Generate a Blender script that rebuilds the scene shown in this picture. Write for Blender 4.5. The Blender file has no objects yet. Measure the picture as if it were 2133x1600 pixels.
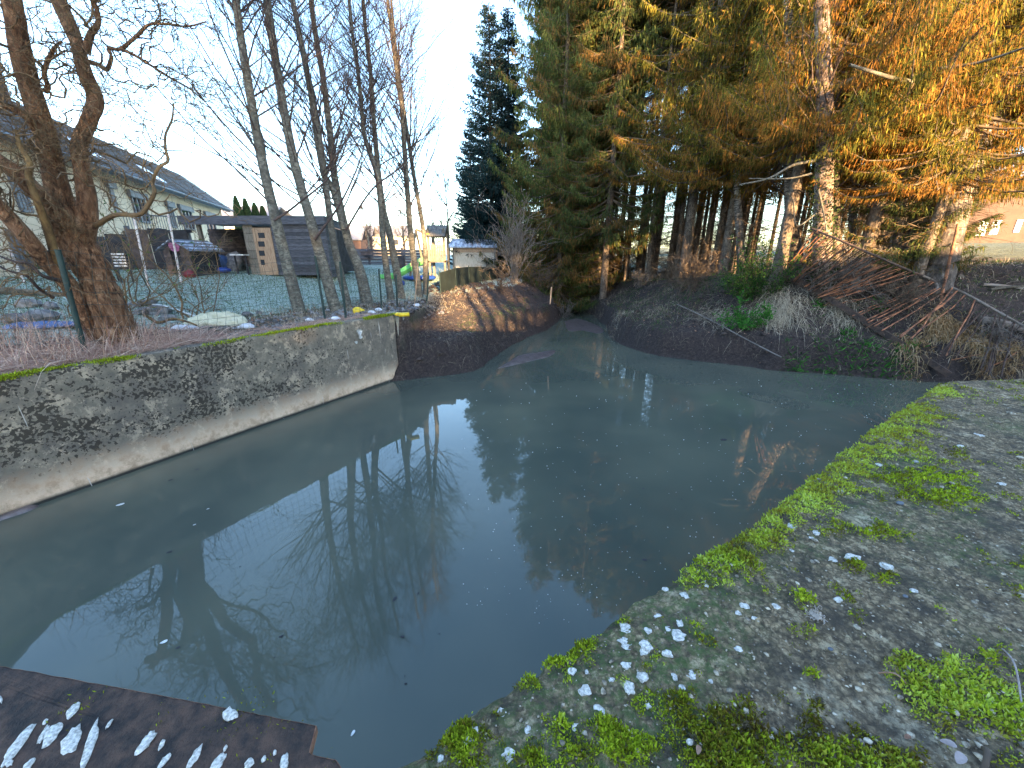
import bpy, math, numpy as np, random
from mathutils import Vector
random.seed(7)
RNG = np.random.default_rng(7)
D2R = math.radians
SC = bpy.context.scene
COL = SC.collection

# ------------------------------------------------------------------ camera
FPX, CX, CY, HZ, EYE = 800.0, 1066.5, 800.0, 534.0, 1.5
PITCH = math.atan((CY - HZ) / FPX)
cd = bpy.data.cameras.new("camera"); cam = bpy.data.objects.new("camera", cd); COL.objects.link(cam)
cam.location = (0, 0, EYE); cam.rotation_euler = (math.pi / 2 - PITCH, 0, 0)
cd.sensor_width = 36; cd.lens = FPX / 2133 * 36; cd.clip_start = 0.05; cd.clip_end = 3000
SC.camera = cam
# ------------------------------------------------------------------ light
SUN_AZ, SUN_EL = 163.0, 10.5
W = bpy.data.worlds.new("World"); SC.world = W; W.use_nodes = True
nt = W.node_tree
sky = nt.nodes.new("ShaderNodeTexSky"); sky.sky_type = 'NISHITA'; sky.sun_disc = False
sky.sun_elevation = D2R(SUN_EL); sky.sun_rotation = D2R(SUN_AZ)
sky.air_density = 1.0; sky.dust_density = 0.9; sky.ozone_density = 2.0
bg = nt.nodes["Background"]; bg.inputs[1].default_value = 0.15
nt.links.new(sky.outputs[0], bg.inputs[0])
sd = bpy.data.lights.new("sun", 'SUN'); sun = bpy.data.objects.new("sun", sd); COL.objects.link(sun)
sd.energy = 5.0; sd.angle = D2R(0.5); sd.color = (1.0, 0.64, 0.30)
a, e = D2R(SUN_AZ), D2R(SUN_EL)
SV = Vector((math.sin(a) * math.cos(e), math.cos(a) * math.cos(e), math.sin(e)))
sun.rotation_euler = SV.to_track_quat('Z', 'Y').to_euler(); sun.location = SV * 60
SC.view_settings.view_transform = 'Standard'; SC.view_settings.look = 'None'
SC.view_settings.exposure = 3.1; SC.view_settings.gamma = 1.0
SC.cycles.max_bounces = 6; SC.cycles.diffuse_bounces = 3; SC.cycles.glossy_bounces = 3
SC.cycles.transmission_bounces = 3; SC.cycles.transparent_max_bounces = 4

# ------------------------------------------------------------------ pixel -> world
_c, _s = math.cos(PITCH), math.sin(PITCH)
def ray(x, y):
    u, v = (x - CX) / FPX, -(y - CY) / FPX
    return np.array([u, _c + v * _s, -_s + v * _c])
def onz(x, y, z):
    r = ray(x, y); k = (z - EYE) / r[2]; return np.array([r[0] * k, r[1] * k, z])
def at(x, y, Y):
    r = ray(x, y); k = Y / r[1]; return np.array([r[0] * k, Y, EYE + r[2] * k])

# ------------------------------------------------------------------ noise
def _h(ix, iy, iz, seed):
    n = (ix * 374761393 + iy * 668265263 + iz * 2147483647 + seed * 974634777) & 0xFFFFFFFF
    n = ((n ^ (n >> 13)) * 1274126177) & 0xFFFFFFFF
    n = (n ^ (n >> 16)) & 0xFFFFFFFF
    return n / 4294967295.0
def vnoise(x, y, z=0.0, seed=0):
    x = np.asarray(x, float); y = np.asarray(y, float); z = np.zeros_like(x) + z
    x, y, z = np.broadcast_arrays(x, y, z)
    ix, iy, iz = np.floor(x).astype(np.int64), np.floor(y).astype(np.int64), np.floor(z).astype(np.int64)
    fx, fy, fz = x - ix, y - iy, z - iz
    fx, fy, fz = [f * f * (3 - 2 * f) for f in (fx, fy, fz)]
    r = 0
    for dx in (0, 1):
        for dy in (0, 1):
            for dz in (0, 1):
                w = (fx if dx else 1 - fx) * (fy if dy else 1 - fy) * (fz if dz else 1 - fz)
                r = r + w * _h(ix + dx, iy + dy, iz + dz, seed)
    return r * 2 - 1
def fbm(x, y, z=0.0, o=4, seed=0):
    r, a, t = 0, 1.0, 0
    for i in range(o):
        r = r + a * vnoise(np.asarray(x) * 2 ** i, np.asarray(y) * 2 ** i, np.asarray(z) * 2 ** i, seed + i * 17); t += a; a *= .5
    return r / t
def smooth(t): t = np.clip(t, 0, 1); return t * t * (3 - 2 * t)

# ------------------------------------------------------------------ mesh building
class MB:
    """collects quads and triangles, linked as ONE mesh object"""
    def __init__(s): s.V, s.Q, s.T, s.A, s.n = [], [], [], [], 0
    def add(s, V, Q=None, T=None, a=0.5):
        V = np.asarray(V, float).reshape(-1, 3)
        if Q is not None and len(Q): s.Q.append(np.asarray(Q, np.int64).reshape(-1, 4) + s.n)
        if T is not None and len(T): s.T.append(np.asarray(T, np.int64).reshape(-1, 3) + s.n)
        s.V.append(V); s.A.append(np.broadcast_to(np.asarray(a, float), (len(V),)) if np.ndim(a) == 0 else np.asarray(a, float)); s.n += len(V)
    def mesh(s, name, mat, smooth_=True):
        me = bpy.data.meshes.new(name)
        V = np.concatenate(s.V) if s.V else np.zeros((0, 3))
        Q = np.concatenate(s.Q) if s.Q else np.zeros((0, 4), np.int64)
        T = np.concatenate(s.T) if s.T else np.zeros((0, 3), np.int64)
        me.vertices.add(len(V)); me.vertices.foreach_set("co", V.astype(np.float32).ravel())
        me.loops.add(len(Q) * 4 + len(T) * 3); me.polygons.add(len(Q) + len(T))
        me.loops.foreach_set("vertex_index", np.concatenate([Q.ravel(), T.ravel()]).astype(np.int32))
        ls = np.concatenate([np.arange(len(Q)) * 4, len(Q) * 4 + np.arange(len(T)) * 3]).astype(np.int32)
        me.polygons.foreach_set("loop_start", ls)
        me.polygons.foreach_set("use_smooth", np.full(len(Q) + len(T), smooth_, bool))
        at_ = me.attributes.new("var", 'FLOAT', 'POINT'); at_.data.foreach_set("value", np.concatenate(s.A).astype(np.float32) if s.A else np.zeros(0, np.float32))
        me.update(calc_edges=True); me.validate()
        for m in (mat if isinstance(mat, (list, tuple)) else [mat]): me.materials.append(m)
        return me
    def build(s, name, mat, parent=None, smooth_=True):
        o = bpy.data.objects.new(name, s.mesh(name, mat, smooth_)); COL.objects.link(o)
        if parent: o.parent = parent
        return o
    # --- shapes
    def tubes(s, P, R, sides=4, a=0.5, cap=False):
        P = np.asarray(P, float); R = np.asarray(R, float)
        if P.ndim == 2: P = P[None]; R = R[None]
        n, k, _ = P.shape
        T = np.gradient(P, axis=1); T /= np.linalg.norm(T, axis=2, keepdims=True) + 1e-9
        m = T.mean(axis=1); ref = np.where((np.abs(m[:, 2:3]) > .8 * np.linalg.norm(m, axis=1, keepdims=True)), [[1., .1, 0]], [[.05, 0, 1.]])[:, None, :]
        N = np.cross(T, np.broadcast_to(ref, T.shape)); N /= np.linalg.norm(N, axis=2, keepdims=True) + 1e-9
        Bn = np.cross(T, N)
        th = np.arange(sides) / sides * 2 * math.pi
        V = P[:, :, None, :] + R[:, :, None, None] * (np.cos(th)[None, None, :, None] * N[:, :, None, :] + np.sin(th)[None, None, :, None] * Bn[:, :, None, :])
        idx = np.arange(n * k * sides).reshape(n, k, sides)
        A_ = idx[:, :-1, :]; B_ = idx[:, 1:, :]
        Q = np.stack([A_, np.roll(A_, -1, 2), np.roll(B_, -1, 2), B_], -1)
        av = np.full(n * k * sides, a) if np.ndim(a) == 0 else np.repeat(np.asarray(a, float), k * sides)
        s.add(V, Q, None, av)
        if cap:
            for r_ in (0, k - 1):
                c = P[:, r_, :]
                for i in range(n):
                    ring = V[i, r_]; F = [[j, (j + 1) % sides, sides] for j in range(sides)]
                    s.add(np.vstack([ring, c[i]]), None, F, 0.5)
    def box(s, c, size, rz=0.0, a=0.5, M=None):
        x, y, z = [d / 2 for d in size]
        v = np.array([[i, j, k] for i in (-x, x) for j in (-y, y) for k in (-z, z)])
        if M is not None: v = v @ np.asarray(M).T
        ca, sa = math.cos(rz), math.sin(rz)
        v = np.stack([v[:, 0] * ca - v[:, 1] * sa, v[:, 0] * sa + v[:, 1] * ca, v[:, 2]], 1) + np.asarray(c)
        s.add(v, [[0, 1, 3, 2], [4, 6, 7, 5], [0, 4, 5, 1], [2, 3, 7, 6], [0, 2, 6, 4], [1, 5, 7, 3]], None, a)
    def beam(s, p, q, w, h, a=0.5, up=(0, 0, 1)):
        p, q = np.asarray(p, float), np.asarray(q, float); d = q - p; L = np.linalg.norm(d); d = d / L
        r = np.cross(d, up); r /= np.linalg.norm(r) + 1e-9; u = np.cross(r, d)
        s.box((p + q) / 2, (L, w, h), 0, a, M=np.stack([d, r, u], 1))
    def prism(s, poly, z0, z1, a=0.5):
        poly = np.asarray(poly, float); n = len(poly)
        V = np.vstack([np.c_[poly, np.full(n, z0)], np.c_[poly, np.full(n, z1)]])
        s.add(V, [[i, (i + 1) % n, n + (i + 1) % n, n + i] for i in range(n)], [[n, n + i, n + i + 1] for i in range(1, n - 1)] + [[0, i + 1, i] for i in range(1, n - 1)], a)
    def quad(s, a_, b, c, d, t=0.03, a=0.5):
        """a slab of thickness t with front corners a b c d"""
        P = np.array([a_, b, c, d], float); nrm = np.cross(P[1] - P[0], P[3] - P[0]); nrm /= np.linalg.norm(nrm) + 1e-9
        V = np.vstack([P, P - nrm * t])
        s.add(V, [[0, 1, 2, 3], [7, 6, 5, 4], [0, 4, 5, 1], [1, 5, 6, 2], [2, 6, 7, 3], [3, 7, 4, 0]], None, a)
    def rock(s, c, size, rng, a=0.5, rough=.25, seg=8, rings=6, rz=0.):
        th = np.arange(seg) / seg * 2 * math.pi; ph = np.linspace(0, math.pi, rings)
        TH, PH = np.meshgrid(th, ph)
        X, Y, Z = np.sin(PH) * np.cos(TH), np.sin(PH) * np.sin(TH), np.cos(PH)
        o = rng.uniform(0, 50)
        k = 1 + rough * vnoise(X * 1.4 + o, Y * 1.4 + o, Z * 1.4, 3) + rough * .4 * vnoise(X * 3 + o, Y * 3, Z * 3, 4)
        V = np.stack([X * k * size[0], Y * k * size[1], Z * k * size[2]], -1).reshape(-1, 3)
        ca, sa = math.cos(rz), math.sin(rz)
        V = np.stack([V[:, 0] * ca - V[:, 1] * sa, V[:, 0] * sa + V[:, 1] * ca, V[:, 2]], 1) + np.asarray(c)
        idx = np.arange(seg * rings).reshape(rings, seg)
        A_, B_ = idx[:-1], idx[1:]
        s.add(V, np.stack([A_, B_, np.roll(B_, -1, 1), np.roll(A_, -1, 1)], -1), None, a)
    def sprays(s, P, D, Wd, a, rng):
        """leaf or needle-twig diamonds: base P, vector D, half width Wd"""
        n = len(P); r = rng.normal(size=(n, 3)); w = np.cross(D, r); w /= np.linalg.norm(w, axis=1, keepdims=True) + 1e-9; w *= np.asarray(Wd).reshape(-1, 1)
        m = P + D * .45
        V = np.stack([P, m + w, P + D, m - w], 1).reshape(-1, 3)
        s.add(V, np.arange(n * 4).reshape(n, 4), None, np.repeat(a, 4))
    def blades(s, P, D, L, Wd, sag, a, k=4, rng=RNG):
        """curved grass blades: strips of k segments, sagging by gravity"""
        n = len(P); D = D / (np.linalg.norm(D, axis=1, keepdims=True) + 1e-9)
        side = np.cross(D, [0, 0, 1.]) + rng.normal(size=(n, 3)) * .3; side /= np.linalg.norm(side, axis=1, keepdims=True) + 1e-9
        t = np.linspace(0, 1, k + 1)
        C = P[:, None] + D[:, None] * (L[:, None] * t)[..., None]; C[:, :, 2] -= (sag * L)[:, None] * t ** 2
        w = (Wd[:, None] * (1 - t * .85))[..., None] * side[:, None]
        V = np.stack([C - w, C + w], 2).reshape(n, -1, 3)
        b = np.arange(k) * 2; q = np.stack([b, b + 1, b + 3, b + 2], 1)
        Q = (np.arange(n) * (2 * k + 2))[:, None, None] + q[None]
        s.add(V, Q, None, np.repeat(a, 2 * k + 2))
    def grid(s, V, mask=None, a=0.5):
        """V (r,c,3)"""
        r, c, _ = V.shape; idx = np.arange(r * c).reshape(r, c)
        Q = np.stack([idx[:-1, :-1], idx[:-1, 1:], idx[1:, 1:], idx[1:, :-1]], -1)
        if mask is not None: Q = Q[mask]
        s.add(V, Q, None, a if np.ndim(a) == 0 else np.asarray(a).ravel())

def tag(o, label=None, cat=None, group=None, kind=None):
    if label: o['label'] = label
    if cat: o['category'] = cat
    if group: o['group'] = group
    if kind: o['kind'] = kind
    return o
def thing(name, label, cat, loc=(0, 0, 0), rz=0, group=None):
    o = bpy.data.objects.new(name, None); COL.objects.link(o); o.location = [float(v) for v in loc]; o.rotation_euler = (0, 0, rz)
    o.empty_display_size = .2
    return tag(o, label, cat, group)
def copy_thing(o, loc, rz=0, scale=1.0, label=None, group=None):
    c = o.copy(); COL.objects.link(c); c.location = [float(v) for v in loc]; c.rotation_euler = (0, 0, rz); c.scale = (scale,) * 3
    if label: c['label'] = label
    if group: c['group'] = group
    for ch in o.children:
        d = ch.copy(); COL.objects.link(d); d.parent = c
        for g in ch.children:
            k = g.copy(); COL.objects.link(k); k.parent = d
    return c
def catmull(P, n):
    P = np.asarray(P, float); P = np.vstack([2 * P[0] - P[1], P, 2 * P[-1] - P[-2]]); m = len(P) - 3
    t = np.linspace(0, m - 1e-6, n); i = t.astype(int); f = (t - i)[:, None]
    a_, b, c, d = P[i], P[i + 1], P[i + 2], P[i + 3]
    return .5 * (2 * b + (c - a_) * f + (2 * a_ - 5 * b + 4 * c - d) * f ** 2 + (3 * b - a_ - 3 * c + d) * f ** 3)
def lines(P0, Dr, L, k, wig, up, rng, curl=0.0):
    """grow n polylines of k points"""
    n = len(P0); P = np.zeros((n, k, 3)); P[:, 0] = P0; d = Dr / (np.linalg.norm(Dr, axis=1, keepdims=True) + 1e-9)
    st = (L / (k - 1))[:, None]; ph = rng.uniform(0, 6.28, n); w = rng.uniform(.9, 1.7, n)
    for i in range(1, k):
        d = d + rng.normal(size=(n, 3)) * wig + np.array([0, 0, up])
        d /= np.linalg.norm(d, axis=1, keepdims=True) + 1e-9
        dd = d
        if curl:
            u = np.cross(d, [.3, .2, 1.]); u /= np.linalg.norm(u, axis=1, keepdims=True) + 1e-9; v = np.cross(d, u)
            q = ph + i * w
            dd = d + curl * (np.cos(q)[:, None] * u + np.sin(q)[:, None] * v)
        P[:, i] = P[:, i - 1] + dd * st
    return P
def brood(P, R, m, rng, tmin=.2, ang=.8, tmax=1.0):
    """m children start points/directions/radii on every polyline"""
    n, k, _ = P.shape; t = rng.uniform(tmin, tmax, (n, m)) * (k - 1.001); i = t.astype(int); f = (t - i)[..., None]
    r_ = np.arange(n)[:, None]; p = P[r_, i] * (1 - f) + P[r_, i + 1] * f
    T = P[r_, i + 1] - P[r_, i]; T /= np.linalg.norm(T, axis=2, keepdims=True) + 1e-9
    N = np.cross(T, rng.normal(size=T.shape)); N /= np.linalg.norm(N, axis=2, keepdims=True) + 1e-9
    an = ang * rng.uniform(.7, 1.3, (n, m, 1)); Dn = T * np.cos(an) + N * np.sin(an)
    rr = R[r_, i] * (1 - f[..., 0]) + R[r_, i + 1] * f[..., 0]
    return p.reshape(-1, 3), Dn.reshape(-1, 3), rr.ravel(), (1 - t / (k - 1)).ravel()

# ------------------------------------------------------------------ materials
def _new(name):
    m = bpy.data.materials.new(name); m.use_nodes = True; t = m.node_tree; b = t.nodes["Principled BSDF"]; return m, t, b
def N(t, typ, **kw):
    n = t.nodes.new(typ)
    for k, v in kw.items():
        if k.startswith('i_'): n.inputs[k[2:].replace('_', ' ')].default_value = v
        else: setattr(n, k, v)
    return n
def ramp(t, src, stops, interp='LINEAR'):
    r = N(t, "ShaderNodeValToRGB"); r.color_ramp.interpolation = interp; e = r.color_ramp.elements
    while len(e) < len(stops): e.new(.5)
    for i, (p, c) in enumerate(stops):
        e[i].position = p; e[i].color = (c, c, c, 1) if isinstance(c, (int, float)) else (*c, 1)
    t.links.new(src, r.inputs[0]); return r.outputs[0]
def noise(t, scale, detail=4, rough=.6, vec=None, dist=0.0):
    n = N(t, "ShaderNodeTexNoise"); n.inputs['Scale'].default_value = scale; n.inputs['Detail'].default_value = detail
    n.inputs['Roughness'].default_value = rough; n.inputs['Distortion'].default_value = dist
    if vec is not None: t.links.new(vec, n.inputs['Vector'])
    r = N(t, "ShaderNodeMapRange"); r.inputs[1].default_value = .2; r.inputs[2].default_value = .8; t.links.new(n.outputs[0], r.inputs[0])
    return r.outputs[0]
def coord(t, scale=None):
    g = N(t, "ShaderNodeNewGeometry").outputs['Position']
    if scale is None: return g
    m = N(t, "ShaderNodeMapping"); m.inputs['Scale'].default_value = scale; t.links.new(g, m.inputs[0]); return m.outputs[0]
def objco(t, scale=None):
    g = N(t, "ShaderNodeTexCoord").outputs['Object']
    if scale is None: return g
    m = N(t, "ShaderNodeMapping"); m.inputs['Scale'].default_value = scale; t.links.new(g, m.inputs[0]); return m.outputs[0]
def mix(t, fac, c1, c2, typ='MIX'):
    m = N(t, "ShaderNodeMix", data_type='RGBA', blend_type=typ)
    for s_, v in ((0, fac), (6, c1), (7, c2)):
        if hasattr(v, 'is_linked') or isinstance(v, bpy.types.NodeSocket): t.links.new(v, m.inputs[s_])
        else: m.inputs[s_].default_value = v if isinstance(v, (int, float)) else (*v, 1)
    return m.outputs[2]
def math_(t, op, a_, b=None):
    m = N(t, "ShaderNodeMath", operation=op)
    for i, v in enumerate((a_, b)):
        if v is None: continue
        if isinstance(v, bpy.types.NodeSocket): t.links.new(v, m.inputs[i])
        else: m.inputs[i].default_value = v
    return m.outputs[0]
def bump(t, b, h, strength=.5, dist=.02):
    n = N(t, "ShaderNodeBump"); n.inputs['Strength'].default_value = strength; n.inputs['Distance'].default_value = dist
    t.links.new(h, n.inputs['Height']); t.links.new(n.outputs[0], b.inputs['Normal'])
def attr(t, name='var'):
    return N(t, "ShaderNodeAttribute", attribute_name=name).outputs['Fac']
def simple(name, c1, c2, scale=8, rough=.8, bmp=.3, bd=.01, sc3=None, metal=0, obj=False, detail=5, usevar=0.0):
    m, t, b = _new(name); co = (objco if obj else coord)(t, sc3); n = noise(t, scale, detail, .65, co)
    col = ramp(t, n, [(.3, c1), (.7, c2)])
    if usevar:
        v = ramp(t, attr(t), [(0, 1 - usevar), (1, 1 + usevar)]); col = mix(t, 1.0, col, v, 'MULTIPLY')
    t.links.new(col, b.inputs['Base Color'])
    b.inputs['Roughness'].default_value = rough; b.inputs['Metallic'].default_value = metal
    if bmp: bump(t, b, noise(t, scale * 3, 4, .7, co), bmp, bd)
    return m
def leafy(name, stops, trans=.35, rough=.7):
    m = bpy.data.materials.new(name); m.use_nodes = True; t = m.node_tree; t.nodes.clear()
    out = N(t, "ShaderNodeOutputMaterial"); d = N(t, "ShaderNodeBsdfDiffuse"); tr = N(t, "ShaderNodeBsdfTranslucent"); mx = N(t, "ShaderNodeMixShader")
    mx.inputs[0].default_value = trans; c = ramp(t, attr(t), stops)
    for n in (d, tr): t.links.new(c, n.inputs[0])
    t.links.new(d.outputs[0], mx.inputs[1]); t.links.new(tr.outputs[0], mx.inputs[2]); t.links.new(mx.outputs[0], out.inputs[0])
    return m
M = {}
# straight colours
M['straw'] = leafy('straw', [(0, (.26, .14, .11)), (.5, (.52, .34, .27)), (1, (.74, .58, .46))], .15)
M['straw_pale'] = leafy('straw_pale', [(0, (.15, .12, .08)), (.5, (.36, .30, .22)), (1, (.68, .60, .47))], .15)
M['reed'] = leafy('reed', [(0, (.14, .08, .035)), (.5, (.34, .22, .11)), (1, (.58, .46, .30))], .2)
M['grass'] = leafy('grass_blades', [(0, (.03, .06, .02)), (.6, (.06, .13, .035)), (1, (.14, .20, .07))], .3)
M['weed'] = leafy('weed_leaves', [(0, (.02, .07, .015)), (.6, (.045, .17, .03)), (1, (.10, .28, .05))], .3)
M['moss'] = leafy('moss', [(0, (.09, .06, .015)), (.3, (.18, .18, .02)), (.6, (.34, .44, .025)), (1, (.66, .74, .08))], .3)
M['moss_pale'] = leafy('moss_pale', [(0, (.20, .14, .03)), (.35, (.38, .40, .05)), (.7, (.52, .64, .09)), (1, (.68, .74, .26))], .3)
M['spruce_blue'] = leafy('needles_blue', [(0, (.012, .026, .028)), (.6, (.025, .050, .050)), (1, (.05, .085, .085))], .2)
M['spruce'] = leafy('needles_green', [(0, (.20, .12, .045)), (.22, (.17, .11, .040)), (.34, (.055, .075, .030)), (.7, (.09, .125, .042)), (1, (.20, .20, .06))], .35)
M['spruce_sun_tint'] = leafy('needles_sun_tint', [(0, (.36, .17, .045)), (.3, (.30, .17, .04)), (.40, (.06, .07, .02)), (.72, (.16, .155, .032)), (1, (.42, .34, .06))], .42)  # sunlight's golden tint painted into the needles, along with brown hanging twigs
M['laurel'] = leafy('laurel_leaves', [(0, (.02, .045, .015)), (.6, (.04, .10, .025)), (1, (.14, .22, .04))], .25)
M['thuja'] = leafy('thuja', [(0, (.015, .03, .018)), (1, (.04, .07, .035))], .1)
M['ivy'] = leafy('ivy_leaves', [(0, (.012, .02, .01)), (.7, (.03, .05, .02)), (1, (.07, .10, .03))], .15)

def bark(name, c1, c2, c3, zs=.25, sc=14, bd=.03, st=.9):
    m, t, b = _new(name); co = coord(t, (1, 1, zs)); n = noise(t, sc, 6, .7, co, .6); n2 = noise(t, 2.2, 3, .5, coord(t))
    col = ramp(t, n, [(.3, c1), (.5, c2), (.72, c3)]); col = mix(t, ramp(t, n2, [(.4, 0.0), (.65, .55)]), col, tuple(x * .55 for x in c2))
    t.links.new(col, b.inputs['Base Color']); b.inputs['Roughness'].default_value = .9; bump(t, b, n, st, bd); return m
M['bark_willow'] = bark('bark_willow', (.06, .028, .016), (.27, .13, .065), (.48, .29, .17), .35, 17, .05, 1.0)
M['bark_willow_smooth'] = bark('bark_willow_smooth', (.07, .04, .018), (.17, .10, .04), (.26, .17, .07), .5, 9, .01, .5)
M['bark_alder'] = bark('bark_alder', (.05, .045, .036), (.12, .11, .088), (.24, .225, .18), 1.6, 9, .01, .5)
M['bark_spruce'] = bark('bark_spruce', (.05, .036, .028), (.14, .105, .08), (.26, .21, .165), .6, 16, .015, .7)
M['twig'] = simple('twig', (.045, .030, .028), (.085, .058, .050), 3, .85, 0)
M['twig_willow'] = simple('twig_willow', (.10, .06, .03), (.22, .14, .07), 2, .85, 0)
M['twig_grey'] = simple('twig_grey', (.12, .10, .085), (.22, .19, .17), 3, .85, 0)
M['twig_dead'] = simple('twig_dead', (.07, .05, .038), (.15, .11, .075), 2, .9, 0)
# birch
m, t, b = _new('bark_birch'); co = coord(t, (1.2, 1.2, 5)); n = noise(t, 3.2, 5, .7, co, .4); z = N(t, "ShaderNodeSeparateXYZ"); t.links.new(coord(t), z.inputs[0])
low = ramp(t, math_(t, 'MULTIPLY', math_(t, 'ADD', z.outputs[2], math_(t, 'MULTIPLY', n, 1.5)), .2), [(.60, 1.0), (1.0, 0.0)])
col = ramp(t, n, [(.42, (.05, .04, .035)), (.54, (.30, .25, .21)), (.78, (.50, .44, .39))])
nb = noise(t, 8, 5, .7, coord(t, (1, 1, .5)))
dk = ramp(t, nb, [(.35, (.025, .02, .018)), (.60, (.10, .08, .07)), (.8, (.26, .23, .21))]); col = mix(t, low, col, dk)
t.links.new(col, b.inputs['Base Color']); b.inputs['Roughness'].default_value = .8; bump(t, b, nb, .6, .02); M['bark_birch'] = m
M['bark_birch_old'] = bark('bark_birch_old', (.05, .035, .028), (.16, .11, .085), (.42, .34, .29), 1.2, 6, .02, .8)

# left retaining wall: dark lichen speckle, pale foot, rust-pink tide band
m, t, b = _new('old_concrete_wall'); P_ = coord(t); z = N(t, "ShaderNodeSeparateXYZ"); t.links.new(P_, z.inputs[0])
big = noise(t, 1.1, 5, .65, P_); mid = noise(t, 5, 6, .75, P_); fin = noise(t, 26, 5, .8, P_)
base = ramp(t, mid, [(.1, (.08, .078, .074)), (.5, (.155, .148, .135)), (.9, (.30, .275, .235))])
base = mix(t, ramp(t, big, [(.35, 0.0), (.75, .6)]), base, (.085, .08, .085))
zf = math_(t, 'ADD', z.outputs[2], math_(t, 'MULTIPLY', mid, .5))           # z + wobble
vor = N(t, "ShaderNodeTexVoronoi"); vor.inputs['Scale'].default_value = 13; vor.inputs['Randomness'].default_value = 1
wv = N(t, "ShaderNodeMix", data_type='VECTOR'); wv.inputs[0].default_value = .12; t.links.new(P_, wv.inputs[4])
nc = N(t, "ShaderNodeTexNoise"); nc.inputs['Scale'].default_value = 9; nc.inputs['Detail'].default_value = 4; t.links.new(nc.outputs[1], wv.inputs[5]); t.links.new(wv.outputs[1], vor.inputs['Vector'])
patch = noise(t, 1.5, 4, .7, coord(t, (1, 1, 1.3)))
thr = ramp(t, patch, [(.25, .05), (.7, .50)])
yy = ramp(t, math_(t, 'MULTIPLY', z.outputs[1], .1), [(.72, 1.0), (1.0, .25)])
zsp = ramp(t, math_(t, 'ADD', z.outputs[2], 2.0), [(.45, 0.0), (.8, 1.0)])
thr = math_(t, 'MULTIPLY', math_(t, 'MULTIPLY', thr, yy), zsp)
bl = noise(t, 24, 2, .5, wv.outputs[1]); bl2 = noise(t, 44, 2, .5, P_)
spk = math_(t, 'MAXIMUM', math_(t, 'GREATER_THAN', bl, math_(t, 'SUBTRACT', .90, math_(t, 'MULTIPLY', thr, .95))), math_(t, 'GREATER_THAN', bl2, math_(t, 'SUBTRACT', .93, math_(t, 'MULTIPLY', thr, .6))))
base = mix(t, math_(t, 'MULTIPLY', spk, .85), base, (.022, .019, .015))
lightp = ramp(t, noise(t, 3.3, 5, .8, coord(t, (1, 1, .8))), [(.56, 0.0), (.70, .75)])
base = mix(t, math_(t, 'MULTIPLY', lightp, math_(t, 'SUBTRACT', 1.0, spk)), base, (.38, .34, .29))
foot = ramp(t, math_(t, 'ADD', math_(t, 'MULTIPLY', zf, 1.0), 2.0), [(.62, 1.0), (.98, 0.0)])
base = mix(t, foot, base, mix(t, ramp(t, mid, [(.3, 0.0), (.7, 1.0)]), (.34, .26, .20), (.60, .50, .42)))
wet = ramp(t, math_(t, 'ADD', z.outputs[2], 1.80), [(.03, 1.0), (.075, 0.0)])
base = mix(t, 1.0, base, (1.32, 1.18, .98), 'MULTIPLY')
base = mix(t, wet, base, (.03, .03, .025))
# lime runs
run = noise(t, 2.0, 2, .5, coord(t, (3.4, 3.4, .30)), 1.6)
base = mix(t, ramp(t, run, [(.86, 0.0), (.90, .7)]), base, (.60, .56, .50))
t.links.new(base, b.inputs['Base Color']); b.inputs['Roughness'].default_value = .92; bump(t, b, math_(t, 'ADD', fin, mid), .55, .02); M['wall'] = m

# slab
m, t, b = _new('slab_concrete'); P_ = coord(t); big = noise(t, 1.7, 5, .65, P_); mid = noise(t, 9, 6, .75, P_); fin = noise(t, 60, 5, .8, P_)
vr = N(t, "ShaderNodeTexVoronoi"); vr.inputs['Scale'].default_value = 42; t.links.new(P_, vr.inputs['Vector'])
base = ramp(t, fin, [(.15, (.045, .036, .026)), (.5, (.22, .175, .118)), (.85, (.58, .49, .34))])
base = mix(t, .55, base, ramp(t, vr.outputs['Color'], [(.15, (.038, .030, .022)), (.55, (.17, .14, .095)), (.95, (.56, .48, .35))]))
vr2 = N(t, "ShaderNodeTexVoronoi"); vr2.inputs['Scale'].default_value = 110; t.links.new(P_, vr2.inputs['Vector'])
base = mix(t, .35, base, ramp(t, vr2.outputs['Color'], [(.15, (.03, .025, .018)), (.6, (.18, .15, .105)), (.95, (.68, .60, .46))]))
base = mix(t, ramp(t, vr.outputs[0], [(.35, 0.0), (.75, .6)]), base, (.03, .026, .02))
base = mix(t, ramp(t, mid, [(.62, 0.0), (.74, .75)]), base, (.44, .40, .31))
base = mix(t, ramp(t, mid, [(.26, .85), (.42, 0.0)]), base, (.035, .032, .028))
base = mix(t, math_(t, 'MULTIPLY', ramp(t, big, [(.60, 0.0), (.75, 1.0)]), ramp(t, noise(t, 30, 4, .7, P_), [(.4, .1), (.6, .85)])), base, (.50, .48, .40))
base = mix(t, ramp(t, noise(t, 4.5, 5, .7, P_), [(.30, .85), (.55, 0.0)]), base, (.05, .046, .040))
base = mix(t, 1.0, base, (1.55, 1.36, 1.12), 'MULTIPLY')
gr = attr(t); base = mix(t, math_(t, 'MULTIPLY', gr, ramp(t, noise(t, 22, 5, .8, P_), [(.35, .85), (.60, .05)])), base, (.085, .15, .035))
t.links.new(base, b.inputs['Base Color']); b.inputs['Roughness'].default_value = .9
bump(t, b, math_(t, 'ADD', math_(t, 'MULTIPLY', fin, .7), math_(t, 'MULTIPLY', vr.outputs[0], .6)), 1.0, .02); M['slab'] = m

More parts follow.
